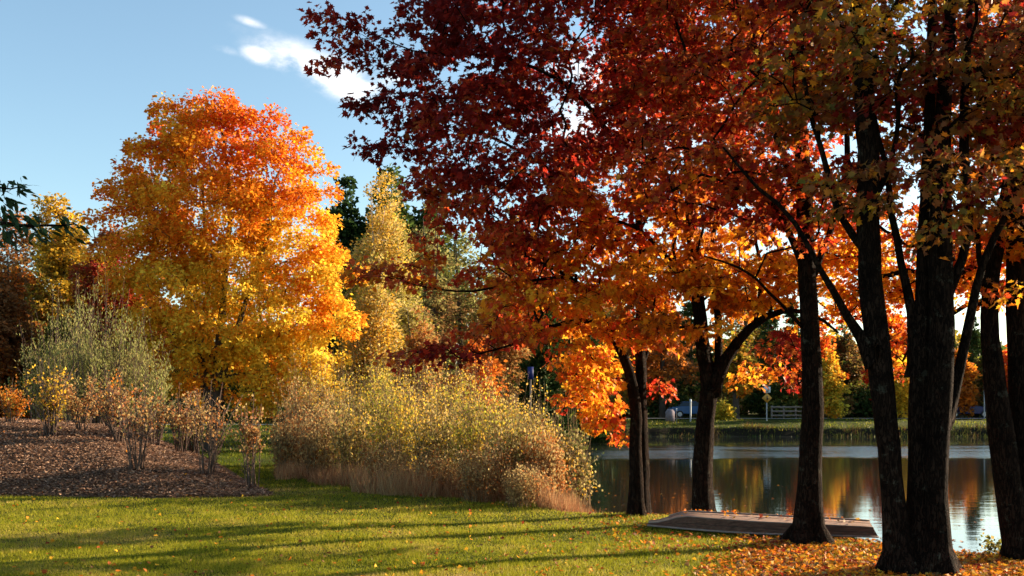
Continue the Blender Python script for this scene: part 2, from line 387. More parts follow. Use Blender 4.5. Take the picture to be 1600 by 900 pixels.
mb = mesh_np('mulch_bed', V, Q, M['mulch'], smooth=True); tag(mb, kind='structure', label='mounded brown bark mulch bed')

# far road
xr = np.linspace(-90, 110, 220)
yc = 80 + np.sin(xr * 0.03) * 1.0
V = []; 
for off in (-1.6, -0.5, 0.5, 1.6):
    V.append(np.stack([xr, yc + off, ground(xr, yc + off) + 0.05], -1))
zc = np.max([v[:, 2] for v in V], axis=0)
for v in V: v[:, 2] = zc
V = np.stack(V, 0).reshape(-1, 3); i = np.arange(3)[:, None] * 220 + np.arange(219)[None]
Q = np.stack([i, i + 1, i + 221, i + 220], -1).reshape(-1, 4)
M['road'] = noise_mat('pale_asphalt', [(0.16, 0.15, 0.145), (0.24, 0.23, 0.22)], 2, bump=0.2)
tag(mesh_np('lakeside_road', V, Q, M['road'], smooth=True), kind='structure', label='pale road running along the far shore')

# ------------------------------------------------------------------ leaves
def fan(outline, centre):
    pts = np.vstack([[centre], outline]); k = len(outline)
    t = np.array([[0, 1 + a, 1 + (a + 1) % k] for a in range(k)])
    return pts, t
_o = [(0, 0, 0), (.26, -.10, .03), (.22, .10, .02), (.54, .22, .05), (.30, .40, .03), (.30, .66, .03), (.12, .60, .01), (0, 1.0, -.03)]
_o = _o + [(-x, y, z) for x, y, z in _o[1:-1][::-1]]
HI = fan(np.array(_o, float) * [1, 1, 2.6] + [0, 0, 0], np.array([0, .32, -.05]))
_m = [(0, 0, 0), (.30, .0, .04), (.25, .2, .02), (.5, .42, .06), (.2, .52, .0), (0, 1.0, -.03)]
_m = _m + [(-x, y, z) for x, y, z in _m[1:-1][::-1]]
MID = fan(np.array(_m, float), np.array([0, .32, -.02]))
QD = (np.array([[0, 0, 0], [.42, .45, .08], [0, 1, -.05], [-.42, .45, .08]], float), np.array([[0, 1, 2], [0, 2, 3]]))
NARROW = (np.array([[0, 0, 0], [.15, .45, .02], [0, 1, -.08], [-.15, .45, .02]], float), np.array([[0, 1, 2], [0, 2, 3]]))
LONG = (np.array([[0, 0, 0], [.14, .25, .03], [.15, .55, .0], [0, 1, -.12], [-.15, .55, .0], [-.14, .25, .03]], float), np.array([[0, 1, 2], [0, 2, 5], [2, 3, 4], [2, 4, 5]]))
BLADE = (np.array([[-.5, 0, 0], [.5, 0, 0], [0, 1, 0]], float), np.array([[0, 1, 2]]))

def place(shape, pos, tip, nor, size, width=None):
    pts, tri = shape; n = len(pos)
    tip = tip / (np.linalg.norm(tip, axis=1, keepdims=True) + 1e-9)
    b = np.cross(tip, nor); b /= (np.linalg.norm(b, axis=1, keepdims=True) + 1e-9)
    nn = np.cross(b, tip)
    size = np.broadcast_to(size, (n,)); wd = size if width is None else np.broadcast_to(width, (n,))
    V = pos[:, None, :] + (pts[None, :, 0:1] * wd[:, None, None]) * b[:, None, :] + (pts[None, :, 1:2] * size[:, None, None]) * tip[:, None, :] + (pts[None, :, 2:3] * size[:, None, None]) * nn[:, None, :]
    k = len(pts)
    T = (np.arange(n) * k)[:, None, None] + tri[None]
    return V.reshape(-1, 3), T.reshape(-1, 3), k

def leaves(name, shape, pos, tip, nor, size, col, mat, parent, width=None):
    V, T, k = place(shape, pos, tip, nor, size, width)
    return mesh_np(name, V, T, mat, parent, col=np.repeat(col, k, axis=0))

def rnd_unit(rng, n):
    v = rng.normal(size=(n, 3)); return v / np.linalg.norm(v, axis=1, keepdims=True)

PAL = {
 'darkred': (0.30, 0.022, 0.014), 'red': (0.46, 0.035, 0.015), 'scarlet': (0.62, 0.06, 0.02), 'rust': (0.36, 0.115, 0.025), 'orange': (0.66, 0.19, 0.015), 'amber': (0.74, 0.31, 0.02),
 'gold': (0.74, 0.42, 0.03), 'yellow': (0.70, 0.50, 0.05), 'lime': (0.36, 0.33, 0.04), 'olive': (0.17, 0.16, 0.03), 'green': (0.055, 0.085, 0.018), 'pine': (0.022, 0.045, 0.014),
 'sage': (0.24, 0.24, 0.075), 'tan': (0.32, 0.21, 0.08), 'brown': (0.19, 0.09, 0.035), 'pinkish': (0.40, 0.15, 0.07), 'straw': (0.42, 0.32, 0.13), 'maroon': (0.17, 0.014, 0.012)}
def branch_shift(idx, T, rng, sd):
    return (rng.normal(size=len(T)) * sd)[idx]

def ramp(names, t, rng=None, jit=0.18):
    """colour along a list of palette names; t in 0..1"""
    c = np.array([PAL[k] for k in names]); n = len(names) - 1
    if rng is not None: t = t + rng.normal(size=t.shape) * jit
    t = np.clip(t, 0, 1) * n; i = np.minimum(t.astype(int), n - 1) if n else t.astype(int) * 0
    if n == 0: out = np.repeat(c[:1], len(t), 0)
    else: f = (t - i)[:, None]; out = c[i] * (1 - f) + c[i + 1] * f
    if rng is not None: out = out * (rng.uniform(0.72, 1.22, size=(len(t), 1)))
    return np.clip(out, 0, 0.85)

# ------------------------------------------------------------------ tree growth
def resample(pts, rad, step):
    pts = np.asarray(pts, float); rad = np.asarray(rad, float)
    seg = np.linalg.norm(np.diff(pts, axis=0), axis=1); s = np.concatenate([[0], np.cumsum(seg)])
    n = max(3, int(s[-1] / step) + 1); u = np.linspace(0, s[-1], n)
    # smooth interpolation (Catmull-Rom through cumulative length)
    out = np.zeros((n, 3))
    m = np.gradient(pts, s, axis=0)
    k = np.clip(np.searchsorted(s, u, side='right') - 1, 0, len(s) - 2); h = s[k + 1] - s[k]; t = ((u - s[k]) / h)[:, None]; h = h[:, None]
    out = (2*t**3 - 3*t**2 + 1) * pts[k] + (t**3 - 2*t**2 + t) * h * m[k] + (-2*t**3 + 3*t**2) * pts[k+1] + (t**3 - t**2) * h * m[k+1]
    return out, np.interp(u, s, rad)

def grow(rng, stems, targets, step=0.3, tip=0.006, power=2.4, droop=0.0, wander=0.12, down_pen=1.2, stem_skip=0.25):
    """stems: list of (points, radii, parent_stem or None). returns list of (points, radii, is_stem) tubes"""
    pos = []; par = []; fixr = []; canb = []
    for pts, rad, pa in stems:
        q, r = resample(pts, rad, step)
        q[1:-1] += rng.normal(size=(len(q) - 2, 3)) * step * 0.02
        if pa is None: prev = -1
        else:
            A = np.array(pos); prev = int(np.argmin(np.linalg.norm(A - q[0], axis=1)))
        for k in range(len(q)):
            pos.append(q[k]); par.append(prev); fixr.append(r[k]); prev = len(pos) - 1
            canb.append(k / len(q) > stem_skip)
    nstem = len(pos)
    cap = nstem + len(targets) * 40
    A = np.zeros((cap, 3)); A[:nstem] = pos; ok = np.zeros(cap, bool); ok[:nstem] = canb; cnt = nstem
    if not ok.any(): ok[:nstem] = True
    S = A[:nstem][ok[:nstem]]
    dist = np.array([np.min(np.linalg.norm(S - t, axis=1)) for t in targets]) if len(targets) else []
    tips = []
    for ti in np.argsort(dist):
        t = targets[ti]
        D = t - A[:cnt]; ln = np.linalg.norm(D, axis=1) + 1e-6
        cost = ln * (1 + down_pen * np.clip(-D[:, 2] / ln + 0.1, 0, 1)) + np.where(ok[:cnt], 0, 1e6)
        j = int(np.argmin(cost)); a = A[j]; L_ = ln[j]
        pj = par[j]
        d0 = (a - A[pj]) if pj >= 0 else np.array([0, 0, 1.0]); d0 = d0 / (np.linalg.norm(d0) + 1e-9)
        c = a + d0 * L_ * 0.28 + (t - a) * 0.25 + np.array([0, 0, 1]) * L_ * 0.08
        n = max(2, int(L_ / step) + 1)
        u = np.linspace(0, 1, n + 1)[1:, None]
        path = (1 - u) ** 2 * a + 2 * u * (1 - u) * c + u ** 2 * t
        path[:-1] += rng.normal(size=(n - 1, 3)) * wander * min(step, L_ / n)
        prev = j
        for q in path:
            if cnt >= cap: break
            A[cnt] = q; par.append(prev); fixr.append(-1); ok[cnt] = True; prev = cnt; cnt += 1
        tips.append(prev)
    par = np.array(par[:cnt]); fixr = np.array(fixr[:cnt]); A = A[:cnt]
    acc = np.zeros(cnt); nch = np.bincount(par[par >= 0], minlength=cnt)
    acc[nch == 0] = tip ** power
    for k in range(cnt - 1, -1, -1):
        if par[k] >= 0: acc[par[k]] += acc[k] * (1.06 if k >= nstem else 1)
    r = acc ** (1 / power)
    r = np.where(fixr > 0, fixr, r)
    for k in range(nstem, cnt):     # no thicker than what carries it
        r[k] = min(r[k], 0.72 * r[par[k]] if par[k] < nstem else r[par[k]])
    kids = [[] for _ in range(cnt)]
    for k in range(cnt):
        if par[k] >= 0: kids[par[k]].append(k)
    paths = []
    # walk
    starts = [k for k in range(cnt) if par[k] < 0]
    stack = [(s, None) for s in starts]
    while stack:
        s, p0 = stack.pop()
        ch = [] if p0 is None else [p0]
        ch.append(s); k = s
        while kids[k]:
            ks = kids[k]
            if k < nstem:
                nxt = [q for q in ks if q == k + 1 and q < nstem]
                main = nxt[0] if nxt else max(ks, key=lambda q: r[q])
            else: main = max(ks, key=lambda q: r[q])
            for q in ks:
                if q != main: stack.append((q, k))
            ch.append(main); k = main
        rr = r[ch].copy()
        if p0 is not None: rr[0] = min(rr[1] * 1.15, r[p0])
        paths.append((A[ch], rr, s < nstem))
    return paths, A, r

def limb_mesh(name, paths, mat, parent, rng, big=0.05, flare=None, minr=0.0, wood_noise=0.05):
    g = Geo()
    for pts, rr, stem in paths:
        rm = rr.max()
        if rm < minr: continue
        if len(pts) < 2: continue
        sides = 18 if rm > big * 1.6 else (10 if rm > big else (5 if rm > 0.015 else 3))
        lob = None
        if rm > big * 1.6:
            th = np.linspace(0, 2 * math.pi, sides, endpoint=False)
            ph = rng.uniform(0, 6.28, 4)
            zz = np.arange(len(pts))[:, None]
            lob = 1 + wood_noise * (np.sin(2 * th + ph[0] + zz * 0.15) + 0.7 * np.sin(3 * th + ph[1] - zz * 0.1) + 0.5 * np.sin(5 * th + ph[2]) ) + rng.normal(size=(len(pts), sides)) * 0.02
            if flare and stem:
                h = pts[:, 2] - pts[0, 2]
                fl = np.exp(-h / flare[0]) * flare[1]
                lob = lob + fl[:, None] * (0.55 + 0.45 * np.sin(4 * th + ph[3])[None] + 0.25 * np.sin(7 * th + ph[1])[None])
        g.tube(pts, rr, sides, lobes=lob)
    return g.build(name, mat, parent, smooth=True)

def in_blobs(rng, blobs, n, fill=0.75):
    """sample points in ellipsoids (cx,cy,cz,rx,ry,rz,weight), biased outward"""
    B = np.array(blobs, float)
    vol = B[:, 3] * B[:, 4] * B[:, 5] * B[:, 6]; p = vol ** 0.8 / (vol ** 0.8).sum()
    k = rng.choice(len(B), size=n, p=p)
    u = rnd_unit(rng, n) * (rng.random((n, 1)) ** (1 / 3 * fill))
    return B[k, :3] + u * B[k, 3:6]

def thin_out(rng, T, mind):
    keep = []
    for p in T:
        if not keep or np.min(np.linalg.norm(np.array(keep) - p, axis=1)) > mind: keep.append(p)
    return np.array(keep)

def spray_leaves(rng, tips, centre, per, spread, flat, size, tiltsd=0.55, droop=0.25, sizevar=0.33):
    """leaves in flattened sprays round each tip; returns pos, tip dir, normal, size, cluster index"""
    n = len(tips) * per; idx = np.repeat(np.arange(len(tips)), per)
    th = rng.uniform(0, 2 * math.pi, n); r = spread * np.sqrt(rng.random(n)) * rng.uniform(0.6, 1.25, len(tips))[idx]
    # each spray has its own slope
    sl = rng.normal(size=(len(tips), 2)) * 0.28
    out = tips - centre; out[:, 2] *= 0.3; out /= (np.linalg.norm(out, axis=1, keepdims=True) + 1e-6)
    off = np.stack([np.cos(th) * r, np.sin(th) * r, rng.normal(size=n) * flat], -1)
    off[:, 2] += off[:, 0] * sl[idx, 0] + off[:, 1] * sl[idx, 1] - (r / spread) ** 2 * spread * 0.22
    pos = tips[idx] + off
    tipd = np.stack([np.cos(th), np.sin(th), np.full(n, -droop)], -1) * 0.6 + out[idx] * 0.4 + rng.normal(size=(n, 3)) * 0.45
    nor = np.array([0, 0, 1.0]) + rng.normal(size=(n, 3)) * tiltsd + np.stack([np.cos(th), np.sin(th), 0 * th], -1) * 0.2
    sz = size * (1 + rng.normal(size=n) * sizevar).clip(0.45, 1.6)
    return pos, tipd, nor, sz, idx

def twigs_for(rng, tips, spread, k, rad=0.0042):
    out = []
    for t in tips:
        for _ in range(k):
            a = rng.uniform(0, 6.28); r = spread * rng.uniform(0.5, 1.0)
            e = t + np.array([math.cos(a) * r, math.sin(a) * r, rng.normal() * 0.06 - 0.05])
            mid = (t + e) / 2 + rng.normal(size=3) * 0.03 + np.array([0, 0, 0.03])
            out.append((np.array([t, mid, e]), np.array([rad * 1.4, rad, rad * 0.5]), False))
    return out

def px_stem(pts, parent=None):
    p = np.array([P(a[0], a[1], a[2]) for a in pts]); r = np.array([a[3] * 0.41 * a[2] / F for a in pts])
    return (p, r, parent)

def px_blobs(bl, d0):
    out = []
    for b_ in bl:
        px, py, rx, ry = b_[:4]; d = b_[4] if len(b_) > 4 else d0; rd = b_[5] if len(b_) > 5 else min(rx, 110) * d / F; w_ = b_[6] if len(b_) > 6 else 1.0
        c = P(px, py, d); out.append((*c, rx * d / F, rd, ry * d / F, w_))
    return out

def maple(label, stems, blobs, d0, ntip, per, spread, size, palette, seed, shape=HI, mat='leaf', twigs=5, extra=None, group=None, flare=(0.22, 0.55), mind=0.0, tiltsd=0.75, step=0.28, name='maple_tree', cat='tree', bark='bark', flat=0.055, tipr=0.0085):
    rng = np.random.default_rng(seed)
    base = stems[0][0][0].copy()
    root = empty(name, base, label, cat, group)
    T = in_blobs(rng, blobs, ntip)
    if mind: T = thin_out(rng, T, mind)
    if extra is not None: T = np.vstack([T, extra])
    paths, A, r = grow(rng, stems, T, step=step, tip=tipr)
    tw = twigs_for(rng, T, spread, twigs) if twigs else []
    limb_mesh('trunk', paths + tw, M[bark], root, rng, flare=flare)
    centre = T.mean(0)
    pos, tipd, nor, sz, idx = spray_leaves(rng, T, centre, per, spread, flat, size, tiltsd=tiltsd, droop=0.55)
    col = palette(pos, idx, T, rng)
    leaves('crown', shape, pos, tipd, nor, sz, col, M[mat], root)
    return root

# ------------------------------------------------------------------ the shore maples
MG = 'maples on the near shore'
def extra_px(lst, rng, jit=0.12):
    return np.array([P(a[0], a[1], a[2]) for a in lst])

def palA(pos, idx, T, rng):
    d = pos[:, 1]; px = CX + pos[:, 0] / d * F; py = HOR - (pos[:, 2] - CAMH) / d * F
    t = smooth01((py - 220) / 280) * 0.60 + smooth01((px - 700) / 300) * 0.18 - smooth01((py - 480) / 80) * 0.22 + (vnoise(pos, 0.8) - 0.5) * 0.5 + branch_shift(idx, T, rng, .09)
    return ramp(['maroon', 'darkred', 'red', 'rust', 'scarlet', 'orange', 'amber', 'gold'], t + 0.04, rng, 0.15)
A_st = [px_stem([(1001, 812, 17, 36), (1003, 760, 17, 28), (1003, 700, 17, 25), (1001, 600, 17, 23), (1000, 500, 17, 20), (1005, 430, 17, 17), (992, 300, 16.8, 13), (965, 150, 16.5, 9), (950, 20, 16.5, 6)]),
        px_stem([(994, 806, 16.85, 28), (993, 700, 16.85, 23), (992, 620, 16.85, 22), (976, 560, 16.8, 19), (950, 510, 16.6, 15), (928, 468, 16.5, 12), (885, 430, 16, 9), (820, 400, 15.5, 6)]),
        px_stem([(1002, 570, 17, 14), (1035, 480, 17.2, 11), (1050, 400, 17.5, 9), (1060, 280, 17.6, 7)], 0),
        px_stem([(950, 510, 16.6, 10), (900, 500, 16.2, 8), (840, 520, 15.8, 6), (780, 545, 15.4, 4), (720, 560, 15.2, 3)], 0),
        px_stem([(1000, 420, 17, 11), (900, 300, 16, 8), (820, 240, 15.4, 6), (740, 200, 15, 4)], 0),
        px_stem([(985, 250, 16.6, 9), (880, 130, 15.6, 7), (780, 88, 15, 5), (700, 84, 14.6, 4), (640, 78, 14.4, 3), (600, 62, 14.3, 2.4), (560, 40, 14.3, 1.8), (505, 22, 14.2, 1.2)], 0),
        px_stem([(900, 430, 16, 7), (820, 440, 15.4, 5.5), (730, 455, 15, 4), (650, 446, 14.7, 3), (600, 432, 14.6, 2)], 0)]
A_bl = px_blobs([(770, 40, 120, 90, 15.5, 2.2), (720, 130, 100, 70, 15, 2), (735, 235, 90, 60, 15.3, 2), (800, 320, 120, 70, 15.5, 2.2), (780, 405, 115, 40, 15.3, 1.8), (840, 470, 110, 50, 15.8, 1.8), (800, 535, 90, 28, 15.5, 1.4),
                 (900, 130, 120, 150, 16, 2.4), (900, 330, 120, 110, 16.3, 2.4), (955, 470, 90, 60, 16.6, 2), (925, 590, 45, 46, 17.2, 1.0, 2.2), (940, 640, 22, 28, 17.2, 0.8, 4.5), (968, 665, 16, 24, 17.2, 0.5, 4.0), (905, 600, 30, 30, 17.2, .8, 3.0), (985, 530, 60, 22, 16.4, 1.0), (1030, 620, 8, 28, 17.3, 0.4, 1.5), (860, -90, 230, 90, 16, 2.6),
                 (990, 100, 90, 130, 17.5, 2), (900, 640, 10, 10, 17.2, .4)], 16)
A_ex = extra_px([(500, 22, 14.2), (522, 38, 14.2), (548, 42, 14.3), (520, 98, 14.2), (545, 80, 14.3), (575, 60, 14.3), (592, 80, 14.3), (600, 105, 14.3), (625, 45, 14.4), (640, 20, 14.4), (560, 165, 14.6), (585, 155, 14.6), (605, 175, 14.6), (625, 150, 14.6),
                 (570, 228, 14.8), (605, 232, 14.8), (622, 215, 14.8), (640, 190, 14.7), (560, 435, 14.6), (590, 418, 14.6), (615, 432, 14.6), (640, 415, 14.7), (660, 440, 14.7), (620, 556, 15.0), (655, 550, 15.1), (680, 540, 15.1), (705, 550, 15.1),
                 (655, 240, 14.9), (665, 280, 15), (690, 300, 15), (660, 300, 15), (690, 350, 15), (660, 375, 15), (670, 60, 14.6), (650, 110, 14.6), (640, 85, 14.6), (700, 10, 14.8), (690, -20, 14.8), (655, 5, 14.8)], None)
maple('twin-trunked maple at the water with wide dark red boughs reaching out to the left', A_st, A_bl, 16, 590, 78, 0.36, 0.090, palA, 11, mind=0.2, extra=A_ex, group=MG)

def palB(pos, idx, T, rng):
    d = pos[:, 1]; py = HOR - (pos[:, 2] - CAMH) / d * F
    t = 0.24 + smooth01((py - 200) / 220) * 0.52 + (vnoise(pos, 0.9) - 0.5) * 0.5 + branch_shift(idx, T, rng, .1)
    return ramp(['darkred', 'red', 'rust', 'rust', 'orange', 'amber', 'gold'], t, rng, 0.15)
B_st = [px_stem([(1100, 822, 15.8, 50), (1100, 790, 15.8, 40), (1098, 740, 15.8, 40), (1103, 650, 15.8, 36), (1108, 608, 15.8, 34), (1099, 545, 15.8, 26), (1091, 470, 15.8, 24), (1082, 380, 15.8, 20), (1075, 250, 15.8, 15), (1065, 100, 15.8, 11), (1060, -60, 15.8, 7)]),
        px_stem([(1110, 612, 15.8, 28), (1134, 562, 15.7, 22), (1165, 520, 15.6, 18), (1200, 494, 15.5, 14), (1240, 484, 15.4, 9), (1285, 500, 15.3, 6), (1310, 520, 15.3, 4)], 0),
        px_stem([(1122, 580, 15.8, 16), (1122, 500, 16, 14), (1110, 400, 16.2, 12), (1130, 300, 16.4, 9), (1160, 180, 16.5, 6)], 0),
        px_stem([(1088, 460, 15.8, 12), (1040, 400, 15.6, 9), (1000, 360, 15.4, 6), (950, 340, 15.3, 4)], 0),
        px_stem([(1180, 505, 15.6, 9), (1190, 430, 15.8, 8), (1180, 350, 16, 6), (1200, 280, 16, 5)], 0)]
B_bl = px_blobs([(1060, 470, 95, 60, 15.6, 1.8), (1160, 430, 90, 60, 15.8, 1.8), (1040, 505, 45, 16, 15.4, .8), (1010, 380, 90, 80, 15.8, 2), (1120, 330, 110, 80, 16, 2.2), (1060, 200, 130, 110, 16, 2.4), (1200, 220, 100, 110, 16.5, 2),
                 (1090, 60, 150, 110, 16.5, 2.4), (1165, 586, 42, 16, 16.1, 0.8, 2.6), (1210, 440, 40, 40, 15.8, 0.9), (1165, 480, 50, 18, 16.2, 1.0), (1090, -90, 160, 70, 16, 2)], 15.8)
maple('orange-leaved maple behind the boat with a bulging trunk that forks low', B_st, B_bl, 15.8, 390, 70, 0.36, 0.090, palB, 12, group=MG)

def palC(pos, idx, T, rng):
    t = 0.48 + (vnoise(pos, 0.9) - 0.5) * 0.7 + branch_shift(idx, T, rng, .12)
    return ramp(['maroon', 'darkred', 'darkred', 'rust', 'red', 'orange', 'amber'], t, rng, 0.17)
C_st = [px_stem([(1262, 852, 13.4, 62), (1263, 820, 13.4, 50), (1265, 740, 13.4, 42), (1268, 600, 13.4, 37), (1263, 480, 13.4, 34), (1258, 350, 13.4, 32), (1252, 230, 13.4, 29), (1245, 100, 13.4, 23), (1240, -100, 13.4, 16)]),
        px_stem([(1256, 420, 13.4, 14), (1220, 340, 13.2, 12), (1170, 275, 13, 9), (1120, 240, 12.9, 6), (1060, 230, 12.8, 4)], 0),
        px_stem([(1262, 450, 13.4, 13), (1300, 350, 13.6, 12), (1325, 240, 13.7, 11), (1310, 120, 13.7, 8)], 0),
        px_stem([(1255, 330, 13.4, 14), (1215, 220, 13.5, 11), (1190, 120, 13.5, 8), (1170, 0, 13.5, 5)], 0),
        px_stem([(1262, 520, 13.4, 8), (1215, 470, 13.2, 6), (1160, 420, 13, 5), (1100, 400, 12.8, 3)], 0)]
C_bl = px_blobs([(1180, 140, 140, 110, 13.3, 2.2), (1270, 60, 120, 110, 13.8, 2.2), (1120, 290, 110, 55, 13, 1.6), (1300, 300, 90, 55, 13.2, 1.5), (1200, -70, 190, 80, 13.5, 2.3), (1230, 360, 80, 40, 13, 1.2), (1110, 30, 100, 80, 13.5, 1.8), (1020, 230, 60, 40, 13, 1)], 13.4)
C_ex = extra_px([(1240, 540, 13.9), (1225, 520, 13.9), (1250, 575, 13.9), (1248, 600, 13.9), (1232, 560, 13.9), (1210, 540, 14.0)], None)
maple('single straight-trunked maple standing in front of the boat', C_st, C_bl, 13.4, 300, 58, 0.33, 0.082, palC, 13, extra=C_ex, group=MG, flare=(0.2, 1.0))

def palD(pos, idx, T, rng):
    t = 0.46 + (vnoise(pos, 1.0) - 0.5) * 0.7 + branch_shift(idx, T, rng, .12)
    return ramp(['maroon', 'darkred', 'brown', 'rust', 'olive', 'orange', 'gold'], t, rng, 0.18)
dD = 11.0
D_st = [px_stem([(1408, 898, dD, 62), (1403, 860, dD, 50), (1396, 780, dD, 42), (1388, 700, dD, 40), (1377, 600, dD, 43), (1366, 500, dD, 43), (1357, 400, dD, 40), (1357, 250, dD, 38), (1346, 100, dD, 32), (1335, -120, dD, 24)]),
        px_stem([(1436, 898, 11.1, 66), (1438, 800, 11.1, 56), (1438, 700, 11.1, 46), (1436, 600, 11.1, 40), (1440, 500, 11.1, 30), (1443, 400, 11.1, 26), (1447, 300, 11.1, 22), (1451, 180, 11.1, 20), (1456, 50, 11.1, 17), (1462, -120, 11.1, 12)]),
        px_stem([(1462, 898, 10.95, 64), (1463, 840, 10.95, 52), (1462, 760, 10.95, 46), (1466, 680, 10.95, 46), (1470, 600, 10.95, 48), (1472, 500, 10.95, 47), (1470, 400, 10.95, 43), (1472, 300, 10.95, 36), (1474, 180, 10.95, 28), (1484, 30, 10.95, 21), (1490, -120, 10.95, 15)]),
        px_stem([(1434, 570, 11.1, 26), (1424, 490, 11.1, 18), (1410, 420, 11.1, 14), (1396, 350, 11.2, 13), (1388, 280, 11.2, 11), (1365, 180, 11.3, 9), (1370, 60, 11.3, 6)], 0),
        px_stem([(1366, 560, dD, 24), (1342, 520, dD, 17), (1308, 465, 10.9, 14), (1282, 420, 10.8, 11), (1235, 340, 10.7, 9), (1185, 295, 10.6, 7), (1130, 230, 10.5, 4)], 0),
        px_stem([(1358, 400, dD, 18), (1315, 340, 11.1, 13), (1290, 260, 11.2, 11), (1262, 160, 11.3, 8), (1250, 40, 11.3, 6)], 0),
        px_stem([(1478, 650, 11, 24), (1493, 600, 11, 20), (1504, 555, 11, 18), (1514, 500, 11, 17), (1530, 430, 11, 15), (1560, 360, 10.9, 12), (1600, 290, 10.8, 10), (1650, 220, 10.7, 7)], 0),
        px_stem([(1474, 480, 11, 22), (1498, 420, 11, 18), (1515, 350, 11, 15), (1506, 250, 11, 18), (1508, 130, 11, 16), (1516, 0, 11, 12)], 0),
        px_stem([(1358, 330, dD, 14), (1395, 240, 10.9, 10), (1405, 150, 10.8, 8), (1390, 60, 10.8, 6)], 0)]
D_bl = px_blobs([(1400, 60, 150, 100, 11.2, 1.8), (1290, 120, 110, 90, 11, 1.7), (1440, 275, 130, 38, 10.6, 1.2), (1330, 290, 80, 35, 10.5, 1.0), (1530, 120, 110, 110, 11, 1.8), (1560, 290, 70, 50, 10.8, 1.2), (1400, -80, 230, 70, 11, 2), (1450, 365, 60, 14, 10.7, .7),
                 (1470, 180, 110, 60, 11.6, 1.5)], 11)
maple('multi-stemmed maple clump with three thick dark trunks from one flared base', D_st, D_bl, 11, 290, 46, 0.30, 0.078, palD, 14, group=MG, flare=(0.22, 1.0))

E_st = [px_stem([(1598, 882, 11.9, 60), (1590, 840, 11.9, 50), (1578, 770, 11.9, 46), (1566, 690, 11.9, 46), (1558, 620, 11.9, 40), (1551, 550, 11.9, 33), (1546, 480, 11.9, 29), (1552, 410, 11.9, 26), (1570, 320, 11.9, 22), (1590, 200, 11.9, 16), (1600, 0, 11.9, 12)]),
        px_stem([(1618, 882, 12, 60), (1606, 760, 12, 50), (1596, 650, 12, 42), (1590, 550, 12, 38), (1586, 450, 12, 36), (1589, 330, 12, 32), (1592, 200, 12, 28), (1600, 50, 12, 22), (1605, -120, 12, 15)]),
        px_stem([(1640, 882, 12.1, 50), (1660, 700, 12.1, 38), (1680, 500, 12.2, 30), (1700, 300, 12.3, 22), (1720, 50, 12.4, 14)]),
        px_stem([(1548, 480, 11.9, 14), (1530, 400, 11.8, 10), (1528, 310, 11.7, 8), (1540, 230, 11.6, 6)], 0)]
def palE(pos, idx, T, rng):
    d = pos[:, 1]; py = HOR - (pos[:, 2] - CAMH) / d * F
    t = 0.42 + smooth01((py - 300) / 90) * 0.3 + (vnoise(pos, 1.0) - 0.5) * 0.7 + branch_shift(idx, T, rng, .12)
    return ramp(['darkred', 'brown', 'rust', 'scarlet', 'orange', 'amber', 'gold'], t, rng, 0.17)
E_bl = px_blobs([(1430, 400, 110, 70, 15.5, 1.4, 1.6), (1325, 430, 60, 70, 16, 1.2, 1.6), (1560, 420, 60, 70, 14.5, 1.2, 1.5), (1408, 530, 22, 60, 16, .7, 2), (1300, 370, 60, 50, 15.5, 1.0, 1.5), (1590, 150, 110, 120, 12, 1.8), (1600, 350, 70, 60, 11.7, 1.0), (1570, 440, 45, 22, 11.4, .7), (1680, 200, 120, 160, 12.2, 2), (1620, -60, 160, 90, 12, 2), (1700, 400, 90, 60, 12, 1.4)], 12)
maple('leaning multi-stemmed maple behind the clump with stems bowing outward over the water', E_st, E_bl, 12, 540, 44, 0.32, 0.080, palE, 15, group=MG)

shade_st = [(np.array([(12.5, 11.6, -0.1), (12.5, 12.2, 2.5), (12.4, 13.4, 6), (12.3, 14.2, 10), (12.2, 14.5, 12.5)]), np.array([.28, .22, .17, .10, .03]), None)]  # maple added out of frame; its crown shades the right-hand crowns from the sun
shade_bl = [(12.0, 14.6, 9.6, 4.2, 4.0, 3.6, 1.0)]
maple('unseen tall maple added outside the right edge to shade the near-shore crowns', shade_st, shade_bl, 14, 130, 46, 0.5, 0.13, palD, 16, shape=MID, group=MG)

# ------------------------------------------------------------------ big orange maple and trees behind
def palO(pos, idx, T, rng):
    d = pos[:, 1]; px = CX + pos[:, 0] / d * F; py = HOR - (pos[:, 2] - CAMH) / d * F
    t = 0.54 + smooth01((py - 220) / 260) * 0.38 - 0.25 * smooth01((230 - px) / 100) + (vnoise(pos, 0.45) - 0.5) * 0.45 + branch_shift(idx, T, rng, .13)
    return ramp(['rust', 'scarlet', 'orange', 'orange', 'amber', 'gold', 'yellow'], t, rng, 0.12)
dO = 40
O_st = [px_stem([(326, 722, dO, 26), (330, 690, dO, 22), (336, 640, dO, 22), (338, 600, dO, 20), (345, 520, dO, 15), (352, 430, dO, 11), (360, 330, dO, 8), (350, 220, dO, 5)]),
        px_stem([(332, 655, dO, 16), (318, 580, dO, 13), (300, 500, dO, 10), (285, 400, dO, 8), (255, 300, dO, 5)], 0),
        px_stem([(338, 640, dO, 14), (356, 560, dO, 12), (385, 470, dO, 9), (415, 380, dO, 7), (430, 280, dO, 4)], 0),
        px_stem([(335, 630, dO, 12), (325, 520, dO + 1, 10), (322, 400, dO + 1, 7), (315, 270, dO + 1, 5)], 0),
        px_stem([(318, 590, dO, 8), (270, 520, dO, 6), (225, 470, dO, 4)], 0)]
